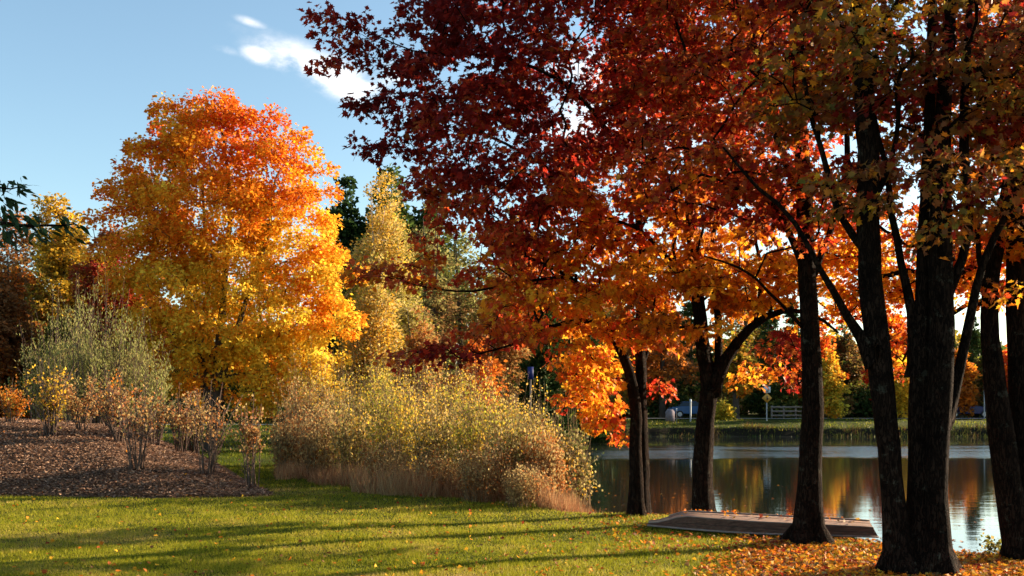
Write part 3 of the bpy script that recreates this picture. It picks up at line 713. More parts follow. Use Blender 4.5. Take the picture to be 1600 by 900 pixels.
O_bl = px_blobs([(345, 235, 75, 70), (300, 215, 45, 50), (430, 265, 60, 65), (262, 265, 55, 60), (225, 320, 60, 60), (330, 340, 120, 80), (450, 370, 80, 80), (470, 470, 75, 75), (360, 470, 110, 90), (260, 430, 90, 80), (200, 410, 50, 60),
                 (490, 555, 50, 40), (440, 600, 60, 30), (300, 560, 45, 40), (400, 570, 60, 40), (300, 175, 14, 22), (343, 172, 16, 22), (250, 190, 12, 26), (425, 205, 14, 22), (380, 195, 16, 20), (395, 620, 45, 28), (240, 530, 60, 40), (470, 610, 50, 30), (320, 610, 35, 18), (350, 540, 80, 40), (510, 430, 40, 50), (515, 500, 35, 45)], dO)
maple('large round-crowned orange and gold maple beyond the mulch bed', O_st, O_bl, dO, 640, 200, 0.62, 0.135, palO, 21, shape=QD, mat='leaf_far', twigs=2, group=None, mind=0.4, step=0.6, bark='bark_far', flat=0.17, extra=np.array([P(a, b_, dO + c) for a, b_, c in [(300, 158, 0), (312, 172, 1), (345, 148, 0), (340, 165, -1), (358, 160, 1), (385, 178, 0), (430, 180, 0), (440, 196, 1), (250, 168, 0), (262, 190, -1), (245, 200, 1), (470, 212, 0), (488, 238, 0), (215, 238, 0), (200, 262, 0), (165, 300, 0), (150, 340, 0), (505, 262, 0), (520, 300, 0), (560, 430, 0), (556, 500, 0)]]), tipr=0.012)

def ordinary(label, px, d, top, wpx, pal, seed, base_py=None, ntip=110, per=60, lsize=0.26, shape=QD, name='broadleaf_tree', trunk_px=9, low=0.28, nstem=1, bark='bark_far', group=None, sparse=1.0, lean=0, narrow=1.0, spread=None, mat='leaf_far', cat='tree'):
    rng = np.random.default_rng(seed)
    x = (px - CX) / F * d; z0 = float(land(x, d)); ztop = CAMH + (HOR - top) / F * d; H = ztop - z0; W = wpx / F * d / 2
    bl = []
    for k in range(9):
        u = (k + 0.5) / 9; hz = low + (1 - low) * u
        prof = math.sin(math.pi * min(1, (u * 0.9 + 0.16))) ** 0.7 * narrow if narrow <= 1 else 1
        rr = W * max(0.18, prof)
        for q in range(2):
            a = rng.uniform(0, 6.28); o = rr * 0.45 * rng.random()
            bl.append((x + math.cos(a) * o + lean * u, d + math.sin(a) * o, z0 + H * hz * 0.97, rr * rng.uniform(0.55, 0.8), rr * rng.uniform(0.55, 0.8), H * (1 - low) / 8, 1.0))
    T = in_blobs(rng, bl, ntip, 0.8)
    T[:, 2] = np.minimum(T[:, 2], ztop - 0.1)
    tr = trunk_px * 0.5 * d / F
    st = []
    for s in range(nstem):
        a = rng.uniform(0, 6.28); o = 0.0 if nstem == 1 else 0.15
        top_o = 0.0 if nstem == 1 else W * (0.15 if name == 'birch_tree' else 0.45)
        pts = [(x + o * math.cos(a), d + o * math.sin(a), z0 - 0.1), (x + (o + top_o * .15) * math.cos(a), d + (o + top_o * .15) * math.sin(a), z0 + H * 0.3), (x + top_o * .6 * math.cos(a) + lean * .5, d + top_o * .6 * math.sin(a), z0 + H * 0.62), (x + top_o * math.cos(a) + lean, d + top_o * math.sin(a), z0 + H * 0.93)]
        st.append((np.array(pts), np.array([tr * 1.25, tr, tr * 0.55, tr * 0.15]), None))
    root = empty(name, (x, d, z0), label, cat, group)
    paths, A, r = grow(rng, st, T, step=0.8, tip=0.014)
    limb_mesh('trunk', paths, M[bark], root, rng, big=0.12)
    sp_ = spread or max(0.45, W * 0.22)
    pos, tipd, nor, sz, idx = spray_leaves(rng, T, T.mean(0), int(per * sparse), sp_, sp_ * 0.3, lsize, tiltsd=0.7)
    t = (vnoise(pos, 0.4) - 0.5) * 0.8 + 0.5
    leaves('crown', shape, pos, tipd, nor, sz, ramp(pal, t, rng, 0.14), M[mat], root)
    return root

def conifer(label, px, d, top, wpx, seed, pal=('pine', 'green'), lowf=0.12, group=None, n_whorl=26, dens=1.0, name='pine_tree', ragged=0.35):
    rng = np.random.default_rng(seed)
    x = (px - CX) / F * d; z0 = float(land(x, d)); ztop = CAMH + (HOR - top) / F * d; H = ztop - z0; W = wpx / F * d / 2
    root = empty(name, (x, d, z0), label, 'tree', group)
    g = Geo(); g.tube([(x, d, z0 - 0.1), (x, d, z0 + H * .5), (x, d, ztop)], [H * 0.016, H * 0.009, 0.02], 8)
    pos = []; tip = []
    for k in range(n_whorl):
        u = lowf + (1 - lowf) * (k + rng.random() * .6) / n_whorl
        rr = W * (1 - u) ** 0.75 / (1 - lowf) ** 0.75 * rng.uniform(1 - ragged, 1.08) + 0.15
        nb = rng.integers(5, 8)
        for q in range(nb):
            a = rng.uniform(0, 6.28); L_ = rr * rng.uniform(0.6, 1.1)
            z = z0 + H * u; e = np.array([x + math.cos(a) * L_, d + math.sin(a) * L_, z + L_ * rng.uniform(-0.12, 0.28)])
            s0 = np.array([x, d, z]); mid = (s0 + e) / 2 - np.array([0, 0, L_ * 0.06])
            g.tube([s0, mid, e], [0.045, 0.025, 0.01], 4)
            m_ = int(26 * dens * (L_ / 1.5 + 0.5))
            uu = rng.uniform(0.2, 1.05, m_)[:, None]
            c = s0 + (e - s0) * uu + rng.normal(size=(m_, 3)) * np.array([.16, .16, .09]) * (0.5 + L_ * 0.3)
            pos.append(c); dd = (e - s0) / L_ + rng.normal(size=(m_, 3)) * 0.7; dd[:, 2] += 0.35; tip.append(dd)
    g.build('trunk', M['bark_far'], root, smooth=True)
    pos = np.vstack(pos); tip = np.vstack(tip); n_ = len(pos)
    sz = rng.uniform(0.28, 0.5, n_)
    leaves('crown', QD, pos, tip, rng.normal(size=(n_, 3)) + [0, 0, 0.8], sz, ramp(list(pal), (vnoise(pos, 0.7) - .5) * .7 + .5, rng, 0.2), M['needle'], root, width=sz * 0.45)
    return root

# left background
ordinary('gold-topped maple standing just left of the big orange maple', 100, 46, 284, 170, ['brown', 'rust', 'olive', 'gold', 'olive'], 31, ntip=220, per=190, low=0.1, lsize=0.14)
ordinary('dark russet maple tucked under the left flank of the big orange maple', 180, 43, 330, 170, ['maroon', 'darkred', 'rust', 'brown', 'olive'], 32, ntip=240, per=200, low=0.08, lsize=0.14)
ordinary('orange-brown tree at the left edge of the view', 12, 39, 375, 170, ['rust', 'brown', 'brown', 'orange', 'olive'], 33, ntip=200, per=190, low=0.08, lsize=0.13)
ordinary('thin-topped pinkish tree rising at the far left behind the dark bough', 25, 62, 305, 170, ['brown', 'rust', 'tan', 'olive'], 34, ntip=170, per=110, low=0.15, lsize=0.17)
ordinary('shaded brown-green thicket tree between mound and meadow', 95, 38, 480, 130, ['brown', 'olive', 'green', 'rust'], 35, ntip=160, per=190, low=0.05, lsize=0.13)
ordinary('low dark russet tree at the far left edge beyond the shrubs', -40, 38, 430, 150, ['maroon', 'brown', 'rust', 'olive'], 36, ntip=160, per=150, low=0.05, lsize=0.13)
# yellow birches and greens
ordinary('tall golden-green birch beside the big orange maple', 594, 52, 276, 200, ['olive', 'lime', 'straw', 'gold', 'olive'], 41, ntip=460, per=120, lsize=0.12, low=0.10, bark='birch', name='birch_tree', trunk_px=6, narrow=0.85, nstem=2, spread=0.7)
ordinary('pale-stemmed yellow-green birch with leaning white trunk', 568, 46, 400, 110, ['olive', 'lime', 'straw', 'gold', 'olive'], 42, ntip=220, per=100, lsize=0.12, low=0.25, bark='birch', name='birch_tree', trunk_px=6, spread=0.6, lean=0.9)
ordinary('yellow-green birch just right of the tall golden-green birch', 625, 48, 400, 130, ['olive', 'straw', 'lime', 'gold', 'olive'], 43, ntip=240, per=100, lsize=0.12, low=0.1, bark='birch', name='birch_tree', trunk_px=5, spread=0.6)
ordinary('dark pine top rising between the orange maple and the yellow birch', 540, 70, 272, 110, ['pine', 'pine', 'green'], 44, ntip=240, per=90, name='pine_tree', low=0.3, lsize=0.3)
ordinary('broad green pine top to the right of the yellow birch', 612, 72, 268, 160, ['pine', 'green', 'green', 'olive'], 45, ntip=340, per=90, name='pine_tree', low=0.3, lsize=0.3)
ordinary('smaller green pine right of the broad pine top', 668, 74, 292, 150, ['pine', 'green', 'olive'], 46, ntip=300, per=90, name='pine_tree', low=0.3, lsize=0.3)
G2 = 'half-bare trees on the left shore'
ordinary('grey half-bare tree right of the yellow birches', 672, 58, 318, 120, ['tan', 'brown', 'sage', 'tan'], 47, ntip=220, per=34, lsize=0.18, low=0.3, nstem=3, trunk_px=6, group=G2)
ordinary('grey half-bare tree with thin upright stems seen through the red boughs', 728, 60, 335, 120, ['tan', 'brown', 'sage', 'olive'], 48, ntip=220, per=34, lsize=0.18, low=0.3, nstem=3, trunk_px=6, group=G2)
ordinary('brown-leaved tree between half-bare trees and dark spruces', 780, 56, 380, 110, ['brown', 'rust', 'tan', 'olive'], 49, ntip=150, per=50, lsize=0.2, low=0.15, trunk_px=7, group=G2)
ordinary('orange-leaved young maple behind the tall shrubs', 745, 44, 520, 90, ['scarlet', 'orange', 'rust', 'amber'], 50, ntip=90, per=60, lsize=0.15, low=0.3, trunk_px=5)
ordinary('olive tree low behind the yellow shrubs', 655, 42, 470, 80, ['olive', 'tan', 'rust', 'lime'], 51, ntip=110, per=50, lsize=0.15, low=0.15, trunk_px=5, nstem=2)
ordinary('tall brown oak behind the red boughs', 800, 66, 330, 170, ['brown', 'tan', 'olive', 'rust'], 52, ntip=260, per=60, low=0.2)
conifer('dark spruce left of the twin-trunked maple, nearer of the two', 850, 54, 455, 95, 53, lowf=0.03, dens=1.6, name='spruce_tree', ragged=0.2, group='dark spruces left of the twin-trunked maple')
conifer('dark spruce directly behind the twin-trunked maple', 915, 60, 440, 100, 54, lowf=0.03, dens=1.6, name='spruce_tree', ragged=0.2, group='dark spruces left of the twin-trunked maple')

# far shore
FG = 'trees along the far shore'
def ft(label, px, d, top, w_, pal, seed, **k):
    k.setdefault('ntip', 120); k.setdefault('per', 55); k.setdefault('low', 0.16); k.setdefault('lsize', 0.30)
    return ordinary(label, px, d, top, w_, pal, seed, group=FG, **k)
ft('rusty orange far-shore tree framed by the two waterside maples', 1035, 88, 470, 100, ['rust', 'orange', 'brown', 'tan'], 61)
ft('brown far-shore tree left of the rusty one behind the hanging orange leaves', 965, 88, 440, 110, ['brown', 'rust', 'olive', 'orange'], 62)
conifer('dark far-shore spruce behind the blue car', 1080, 94, 430, 70, 63, lowf=0.03, dens=1.5, name='spruce_tree', group=FG)
ft('yellow-orange far-shore tree right of the forked maple trunk', 1150, 86, 520, 80, ['gold', 'orange', 'lime', 'rust'], 64, low=0.3)
conifer('dark far-shore spruce behind the road sign', 1200, 92, 450, 75, 65, lowf=0.03, dens=1.5, name='spruce_tree', group=FG)
conifer('dark far-shore spruce behind the rail fence', 1238, 96, 470, 70, 66, lowf=0.03, dens=1.5, name='spruce_tree', group=FG)
ft('bright yellow far-shore sapling right of the straight maple trunk', 1297, 80, 545, 52, ['gold', 'amber', 'lime', 'yellow'], 67, low=0.06, ntip=90, lsize=0.22, trunk_px=4)
ft('olive far-shore tree behind the yellow sapling', 1320, 92, 500, 90, ['olive', 'brown', 'green', 'lime'], 68)
ft('red and orange far-shore maple seen between the dark clump trunks', 1400, 88, 498, 85, ['scarlet', 'red', 'orange', 'amber'], 69, ntip=160)
ft('yellow far-shore tree with low boughs between the clump trunks', 1410, 82, 560, 60, ['lime', 'gold', 'olive'], 70, low=0.1, lsize=0.24)
ft('amber far-shore tree hidden mostly by the thickest clump trunk', 1455, 88, 530, 80, ['amber', 'orange', 'rust'], 71)
conifer('tall dark far-shore pine between clump and leaning maple', 1520, 94, 500, 60, 72, lowf=0.1, dens=1.2, group=FG)
ft('orange far-shore tree right of the dark clump', 1500, 86, 545, 60, ['orange', 'rust', 'amber', 'scarlet'], 73, low=0.12)
ft('olive-yellow far-shore tree beside the leaning maple', 1540, 88, 550, 60, ['olive', 'lime', 'green', 'tan'], 74)
ft('bright orange far-shore tree at the right edge', 1590, 86, 535, 90, ['orange', 'scarlet', 'amber', 'rust'], 75)
ft('red-orange far-shore maple behind the straight maple trunk', 1275, 90, 480, 90, ['scarlet', 'orange', 'red', 'amber'], 76)
ft('tall yellow-brown far-shore tree between forked and straight maples', 1165, 98, 400, 110, ['gold', 'brown', 'lime', 'rust'], 77)
ft('olive far-shore tree just beyond the right edge', 1680, 88, 545, 110, ['olive', 'brown', 'lime'], 78)
ft('low green far-shore bush left of the road sign', 1128, 79, 625, 34, ['green', 'lime', 'gold'], 79, low=0.0, ntip=40, per=60, lsize=0.18, trunk_px=2, name='bush', cat='bush')
ft('round olive bush by the water left of the twin trunk', 895, 62, 622, 52, ['green', 'olive', 'rust'], 80, low=0.0, ntip=60, per=60, lsize=0.16, trunk_px=2, name='bush', cat='bush')

# distant wood behind everything
rng = np.random.default_rng(90)
pos = []; colr = []
for k in range(150):
    x = rng.uniform(-150, 120); y = rng.uniform(112, 150)
    if x > 25 : h = rng.uniform(6.5, 10)
    else: h = rng.uniform(9, 15)
    z0 = float(ground(x, y)); n_ = 900; w_ = rng.uniform(3, 4.5)
    u = rnd_unit(rng, n_) * rng.random((n_, 1)) ** 0.25
    p_ = np.stack([x + u[:, 0] * w_, y + u[:, 1] * w_, z0 + h * 0.5 + u[:, 2] * h * 0.5], -1)
    pos.append(p_); names = [['pine', 'green'], ['brown', 'rust'], ['olive', 'gold'], ['rust', 'orange']][rng.integers(4)]
    colr.append(ramp(names, rng.random(n_), rng, 0.1))
pos = np.vstack(pos); colr = np.vstack(colr); n_ = len(pos)
o = leaves('distant_woods', QD, pos, rnd_unit(rng, n_), rnd_unit(rng, n_), rng.uniform(0.5, 0.95, n_), colr, M['leaf_far'], None)
tag(o, 'mixed autumn woods far behind the pond', 'woods', kind='stuff')

# dark understorey behind the far road
rng = np.random.default_rng(92); pos = []; colr = []
for k in range(110):
    x = rng.uniform(-30, 75); y = rng.uniform(89, 99); h = rng.uniform(1.8, 4.2); w_ = rng.uniform(1.5, 3); n_ = 420; z0 = float(ground(x, y)); u = rnd_unit(rng, n_) * rng.random((n_, 1)) ** 0.25
    pos.append(np.stack([x + u[:, 0] * w_, y + u[:, 1] * w_, z0 + h * 0.48 + u[:, 2] * h * 0.5], -1)); colr.append(ramp([['pine', 'green'], ['green', 'olive'], ['brown', 'olive'], ['pine', 'brown']][rng.integers(4)], rng.random(n_), rng, 0.1))
pos = np.vstack(pos); colr = np.vstack(colr); n_ = len(pos)
o = leaves('undergrowth', QD, pos, rnd_unit(rng, n_), rnd_unit(rng, n_), rng.uniform(0.25, 0.5, n_), colr, M['needle'], None)
tag(o, 'dark green undergrowth beneath the far-shore trees', 'undergrowth', kind='stuff')

# ------------------------------------------------------------------ shrubs
def shrub(label, x, y, H, W, pal, seed, spiky=False, twig='twig', nst=26, nleaf=2600, lsize=0.055, shape=QD, leaf_lo=0.25, group=None, base_r=0.25, bare=0.0, srad=0.009, name='shrub', upright=0.5, mat='leaf_far', side=3):
    rng = np.random.default_rng(seed); z0 = float(land(x, y)) - 0.03
    root = empty(name, (x, y, z0), label, 'shrub', group)
    g = Geo(); segs = []
    for k in range(nst):
        a = rng.uniform(0, 6.28); o = base_r * math.sqrt(rng.random()); L_ = H * rng.uniform(0.6, 1.05)
        ex = W / 2 * math.sqrt(rng.random()) * (1 if rng.random() < .8 else 0.4)
        b0 = np.array([x + math.cos(a) * o, y + math.sin(a) * o, z0]); a2 = a + rng.normal() * 0.5
        e = np.array([x + math.cos(a2) * ex, y + math.sin(a2) * ex, z0 + (L_ * rng.uniform(.6, 1.2) * (1 - 0.25 * ex / W) if spiky else L_ * math.sqrt(max(0.2, 1 - (ex / W) ** 2)))])
        mid = b0 * 0.5 + e * 0.5 + np.array([-(e - b0)[0], -(e - b0)[1], 0]) * 0.18 * upright * 2 + rng.normal(size=3) * 0.05
        u = np.linspace(0, 1, 6)[:, None]; p_ = (1 - u) ** 2 * b0 + 2 * u * (1 - u) * mid + u * u * e
        g.tube(p_, np.linspace(srad, srad * 0.3, 6), 3)
        segs.append(p_)
        for q in range(side):
            s_ = rng.uniform(0.3, 0.85); b1 = p_[int(s_ * 5)]; e1 = b1 + np.array([rng.normal() * .22, rng.normal() * .22, rng.uniform(.15, .5)]) * H * 0.28
            pp = np.array([b1, (b1 + e1) / 2 + rng.normal(size=3) * .02, e1]); g.tube(pp, [srad * .5, srad * .35, srad * .2], 3); segs.append(np.vstack([pp[0:1], (pp[0:1] + pp[1:2]) / 2, pp[1:2], (pp[1:2] + pp[2:3]) / 2, pp[2:3], pp[2:3]]))
    g.build('stems', M[twig], root)
    S = np.array(segs); k = rng.integers(0, len(S), nleaf); u = rng.uniform(0, 4.999, nleaf); i0 = u.astype(int); f = (u - i0)[:, None]
    pos = S[k, i0] * (1 - f) + S[k, i0 + 1] * f + rng.normal(size=(nleaf, 3)) * 0.045 * (1 + H * .15)
    keep = (pos[:, 2] - z0) / H > leaf_lo + rng.normal(size=nleaf) * 0.10
    pos = pos[keep]; n_ = len(pos)
    tip = rnd_unit(rng, n_) + np.array([0, 0, 1.6 if spiky else 0.5])
    t = (vnoise(pos, 1.2) - .5) * .7 + .5
    leaves('foliage', shape, pos, tip, rng.normal(size=(n_, 3)) + [0, 0, .5], lsize * rng.uniform(.6, 1.3, n_), ramp(pal, t, rng, .2), M[mat], root)
    return root

SG = 'yellow-brown shrubs lining the bank'
yel = ['brown', 'olive', 'straw', 'gold', 'lime']; bro = ['brown', 'rust', 'straw', 'tan']; ylg = ['tan', 'olive', 'lime', 'gold', 'straw']
sh = [ # px, d, top, width_px, palette, leaf_lo, label
 (475, 31, 575, 100, bro, .12, 'tan shrub at the left end of the bank thicket, behind'),
 (520, 31, 560, 110, yel, .12, 'olive shrub under the lowest gold boughs of the big maple'),
 (590, 30, 565, 110, ylg, .10, 'yellow-green tall shrub under the birches'),
 (655, 29, 560, 110, yel, .10, 'tall straw-coloured shrub right of the birches'),
 (722, 28, 575, 110, yel, .10, 'tall shrub behind the middle of the thicket'),
 (785, 27, 585, 100, yel, .12, 'tall yellow shrub below the scarlet maple boughs'),
 (838, 25.5, 632, 70, yel, .12, 'olive shrub near the dark spruces'),
 (458, 27.5, 630, 70, bro, .10, 'reddish-brown shrub just past the tip of the mulch bed'),
 (505, 25.5, 645, 90, bro, .10, 'brown shrub at the left front of the thicket'),
 (560, 24.5, 625, 100, yel, .10, 'straw shrub in the left middle of the thicket'),
 (625, 23.5, 600, 100, ylg, .12, 'yellow-leaved shrub in the centre of the thicket'),
 (690, 22.5, 605, 100, yel, .14, 'gold-flecked shrub right of the thicket centre'),
 (750, 21.5, 615, 95, ylg, .16, 'yellow-leaved shrub with dark stems showing'),
 (803, 20.3, 628, 85, yel, .22, 'thin-stemmed shrub with yellow tips near the water'),
 (850, 19.8, 690, 55, bro, .15, 'low brown shrub at the right end of the thicket'),
 (892, 21.5, 645, 55, ['olive', 'green', 'straw', 'gold'], .10, 'dark-leaved shrub overhanging the water'),
 (600, 21.8, 700, 90, bro, .05, 'low red-brown shrub at the foot of the thicket'),
 (680, 20.7, 705, 90, bro, .05, 'low russet shrub in front of the gold-flecked shrub'),
 (756, 19.4, 700, 90, bro, .05, 'low russet shrub in front of the yellow-leaved shrubs'),
 (822, 18.6, 730, 75, bro, .05, 'low russet shrub by the lawn corner near the water')]
for k, (px, d, top, w_, pal, lo, lab) in enumerate(sh):
    x = (px - CX) / F * d; z0 = float(land(x, d)); H = (CAMH + (HOR - top + 22) / F * d - z0) * (1, .88, 1.07, .94, 1.1, .9)[k % 6]
    low_ = H < 1.6
    shrub(lab, x, d, H, w_ / F * d * 1.25, pal, 200 + k, nst=120 if not low_ else 130, twig='twig_red', spiky=not low_, nleaf=int((5000 if not low_ else 3000) * (.6 if px > 880 else 1)), lsize=0.062 if not low_ else 0.045, leaf_lo=lo, group=SG, base_r=0.45, srad=0.008 if not low_ else 0.005, side=4)

# shrubs on the mulch bed
BG = 'leafy shrubs planted on the mulch bed'
pk = ['brown', 'tan', 'rust', 'straw', 'brown', 'pinkish']
for k, (px, d, top, w_, pal, lab, lo) in enumerate([
  (18, 25.5, 595, 60, ['rust', 'olive', 'orange', 'brown'], 'leafy shrub at the far left of the mulch bed', .2),
  (78, 23.5, 575, 95, ['rust', 'olive', 'gold', 'pinkish'], 'dense orange and green shrub on the left of the mulch bed', .2),
  (128, 24.5, 585, 70, pk, 'reddish shrub beside the dense orange and green one', .3),
  (168, 26.0, 580, 80, ['rust', 'orange', 'olive', 'brown'], 'orange-tinted shrub on top of the mound', .25),
  (214, 21.4, 590, 85, pk, 'nearest leaning shrub with bare crooked lower stems', .48),
  (188, 23.6, 600, 70, pk, 'pinkish shrub above the middle of the bed', .42),
  (243, 24.6, 600, 70, pk, 'bare-legged pinkish shrub on the slope of the mound', .42),
  (282, 25.2, 610, 60, pk, 'thin shrub behind the slope of the bed', .4),
  (324, 21.8, 605, 80, pk, 'vase-shaped shrub with clear stems in front of the maple trunk', .52),
  (303, 26.0, 625, 50, ['straw', 'tan', 'brown'], 'pale stemmy shrub left of the maple trunk', .35),
  (394, 21.2, 622, 60, pk, 'slender shrub at the right tip of the mulch bed', .5)]):
    x = (px - CX) / F * d; z0 = float(land(x, d)); H = CAMH + (HOR - top + (10, 24, 4, 16)[k % 4]) / F * d - z0
    shrub(lab, x, d, H, w_ / F * d * (1.3, 1.0, 1.5)[k % 3], pal, 300 + k, nst=(15, 22, 11, 18)[k % 4], nleaf=(1500, 900, 1700, 1200, 1000)[k % 5], lsize=0.068, leaf_lo=lo, group=BG, base_r=0.14, srad=0.019, side=5, upright=0.7)
for k, (px, d, top, w_, lab) in enumerate([(150, 31, 440, 140, 'big sage-green shrub with tall upright shoots behind the mulch bed'), (95, 32, 470, 110, 'sage-green upright shrub at the left of the big sage one'), (210, 31.5, 480, 100, 'sage-green upright shrub at the right of the big sage one')]):
    x = (px - CX) / F * d; z0 = float(land(x, d)); H = CAMH + (HOR - top) / F * d - z0
    shrub(lab, x, d, H, w_ / F * d * 1.1, ['olive', 'sage', 'sage', 'straw'], 330 + k, nst=90, nleaf=6500, lsize=0.11, shape=NARROW, leaf_lo=.08, group='sage-green shrubs behind the mulch bed', base_r=0.9, srad=0.014, side=3, upright=0.9, spiky=True)
x, y = 7.0 * 0.93, 12.6
shrub('small green seedling bush at the foot of the leaning maple', 6.15, 12.15, 0.34, 0.5, ['green', 'olive', 'straw'], 350, nst=14, nleaf=260, lsize=0.05, leaf_lo=.1, base_r=.08, srad=.003)

# ------------------------------------------------------------------ overhanging bough of a tree just out of frame on the left
rng = np.random.default_rng(400)
root = empty('cherry_tree', (-6.6, 8.6, 0), 'tree at the left edge whose dark long-leaved boughs hang into view', 'tree')
st = [(np.array([(-6.6, 8.6, -0.05), (-6.5, 8.6, 2.0), (-6.4, 8.7, 4.0), (-6.5, 8.8, 6.5)]), np.array([.17, .14, .11, .04]), None),
      (np.array([(-6.48, 8.6, 2.3), (-6.0, 8.6, 3.0), P(-30, 345, 8.6), P(30, 352, 8.6), P(85, 352, 8.6), P(118, 350, 8.6)]), np.array([.05, .04, .025, .016, .010, .005]), 0),
      (np.array([(-6.45, 8.65, 3.0), (-5.9, 8.7, 3.6), P(-25, 285, 8.7), P(10, 296, 8.7), P(38, 290, 8.7)]), np.array([.04, .03, .018, .009, .004]), 0)]
T = np.vstack([np.array([P(a, b_, 8.6 + rng.normal() * .12) for a, b_ in [(-20, 340), (5, 350), (25, 346), (48, 350), (70, 352), (92, 352), (112, 350), (10, 372), (30, 365), (-10, 375), (45, 340), (0, 330), (20, 335)]]),
               np.array([P(a, b_, 8.7 + rng.normal() * .1) for a, b_ in [(-15, 290), (5, 300), (22, 290), (36, 288), (8, 312), (-10, 320)]]),
               in_blobs(rng, [(-6.7, 8.8, 4.8, 1.2, 1.2, 1.3, 1)], 26)])
paths, A, r = grow(rng, st, T, step=0.12, tip=0.003)
limb_mesh('trunk', paths, M['bark'], root, rng, big=0.05)
pos, tipd, nor, sz, idx = spray_leaves(rng, T, np.array([-6.5, 8.7, 4.0]), 13, 0.11, 0.05, 0.10, tiltsd=0.7, droop=0.5)
leaves('crown', LONG, pos, tipd + np.array([0.3, 0, -0.3]), nor, sz, ramp(['pine', 'pine', 'green'], rng.random(len(pos)) * .6, rng, .1), M['leaf_dark'], root)

# ------------------------------------------------------------------ rowing boat, upside down
M['boat'] = noise_mat('weathered_hull_paint', [(0.09, 0.048, 0.032), (0.16, 0.088, 0.06), (0.22, 0.13, 0.09)], 7, rough=0.75, bump=0.25, stretch=(0.5, 3, 3))
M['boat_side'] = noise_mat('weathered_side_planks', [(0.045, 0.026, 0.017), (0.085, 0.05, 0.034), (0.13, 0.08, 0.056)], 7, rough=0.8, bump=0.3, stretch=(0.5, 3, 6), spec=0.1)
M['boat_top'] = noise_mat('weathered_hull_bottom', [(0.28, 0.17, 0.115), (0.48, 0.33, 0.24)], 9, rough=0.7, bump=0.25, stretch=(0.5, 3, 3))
M['boat_rail'] = noise_mat('boat_rail_timber', [(0.16, 0.12, 0.10), (0.26, 0.21, 0.18)], 8, rough=0.8, bump=0.2)
M['tyre_dark'] = noise_mat('dark_seam', [(0.02, 0.014, 0.01), (0.04, 0.028, 0.02)], 9, bump=0)
boat = empty('rowing_boat', (3.75, 14.25, 0.0), 'overturned brown wooden rowing boat lying on the leafy bank behind the straight maple', 'boat')
ax = np.array([3.22, -0.98, 0.0]); blen = np.linalg.norm(ax); ax /= blen; bx = np.array([0.291, 0.957, 0.0])
bc = np.array([3.77, 14.68, 0.0])
nst_ = 22; U = np.linspace(0, 1, nst_)
g_near, hullv, sidev = Geo(), [], []
def sect(u):
    s = -blen / 2 + u * blen
    bow = smooth01(u / 0.20)
    hb = 0.07 + 0.58 * math.sin(min(1, (0.03 + u * 1.7)) * math.pi / 2) - 0.16 * u * u          # half beam at the gunwale
    hc = hb - 0.13                                                                          # half beam at the chine
    h = (0.02 + 0.165 * bow) * (1 - 0.34 * u ** 1.3)
    return s, hb, max(0.03, hb - 0.10), h
rings = []
for u in U:
    s, hb, hc, h = sect(u)
    sh_ = 0.10 * smooth01(u / 0.25) if False else 0
    tip_in = (1 - smooth01(u / 0.16)) * 0.02
    gz = 0.035
    pts = []
    rake = 0.0
    if u > 0.97: rake = 0.0
    prof = [(-hb, gz), (-hc - 0.035, gz + h * 0.60), (-hc + .02, gz + h * .98), (-hc * 0.55, gz + h + 0.03), (0, gz + h + 0.045), (hc * 0.55, gz + h + 0.03), (hc - .02, gz + h * .98), (hc + 0.035, gz + h * 0.60), (hb, gz)]
    for k, (yy_, zz_) in enumerate(prof):
        sx = s - (zz_ - gz) * 0.55 * smooth01((u - 0.9) / 0.1)       # raked transom
        pts.append(bc + ax * sx + bx * yy_ + np.array([0, 0, zz_]))
    rings.append(pts)
R_ = np.array(rings); n1, n2 = R_.shape[:2]
def strip(a, b_, name, mat):
    V = R_[:, a:b_ + 1].reshape(-1, 3); k = b_ - a + 1
    i = np.arange(n1 - 1)[:, None] * k + np.arange(k - 1)[None]
    q = np.stack([i, i + 1, i + k + 1, i + k], -1).reshape(-1, 4)
    return V, q
V1, q1 = strip(0, 2, '', None); V2, q2 = strip(6, 8, '', None)
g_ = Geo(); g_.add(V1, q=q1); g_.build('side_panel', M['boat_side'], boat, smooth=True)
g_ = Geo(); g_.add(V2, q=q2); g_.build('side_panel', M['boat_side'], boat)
V3, q3 = strip(2, 6, '', None)
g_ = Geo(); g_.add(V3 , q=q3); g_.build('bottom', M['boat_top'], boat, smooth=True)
for e_, nm in ((-1, 'transom'), (0, 'bow_plate')):
    Vt = R_[e_]; c0 = Vt.mean(0); g_ = Geo(); g_.add(np.vstack([c0[None], Vt]), t=[[0, k + 1, (k + 1) % 9 + 1] for k in range(9)]); g_.build(nm, M['boat'], boat)
for s_, k in ((-1, 0), (1, 8)):
    g_ = Geo(); pts = R_[:, k] + bx * 0.012 * s_
    g_.tube(pts, 0.016, 6); g_.build('gunwale_rail', M['boat_rail'], boat)
for s_, k in ((-1, 2), (1, 6)):
    g_ = Geo(); g_.tube(R_[:, k] + np.array([0, 0, 0.002]), 0.009, 5); g_.build('chine_strip', M['boat_rail'], boat)
g_ = Geo()
for a_, b_, f_ in ((0, 1, .75), (3, 4, .2), (4, 5, .8), (7, 8, .25)):
    g_.tube(R_[:, a_] * (1 - f_) + R_[:, b_] * f_, 0.0045, 4)
g_.build('plank_seam', M['tyre_dark'], boat)
g_ = Geo(); g_.tube(R_[2:, 4] + np.array([0, 0, 0.008]), 0.013, 4); g_.build('keel', M['boat_rail'], boat)

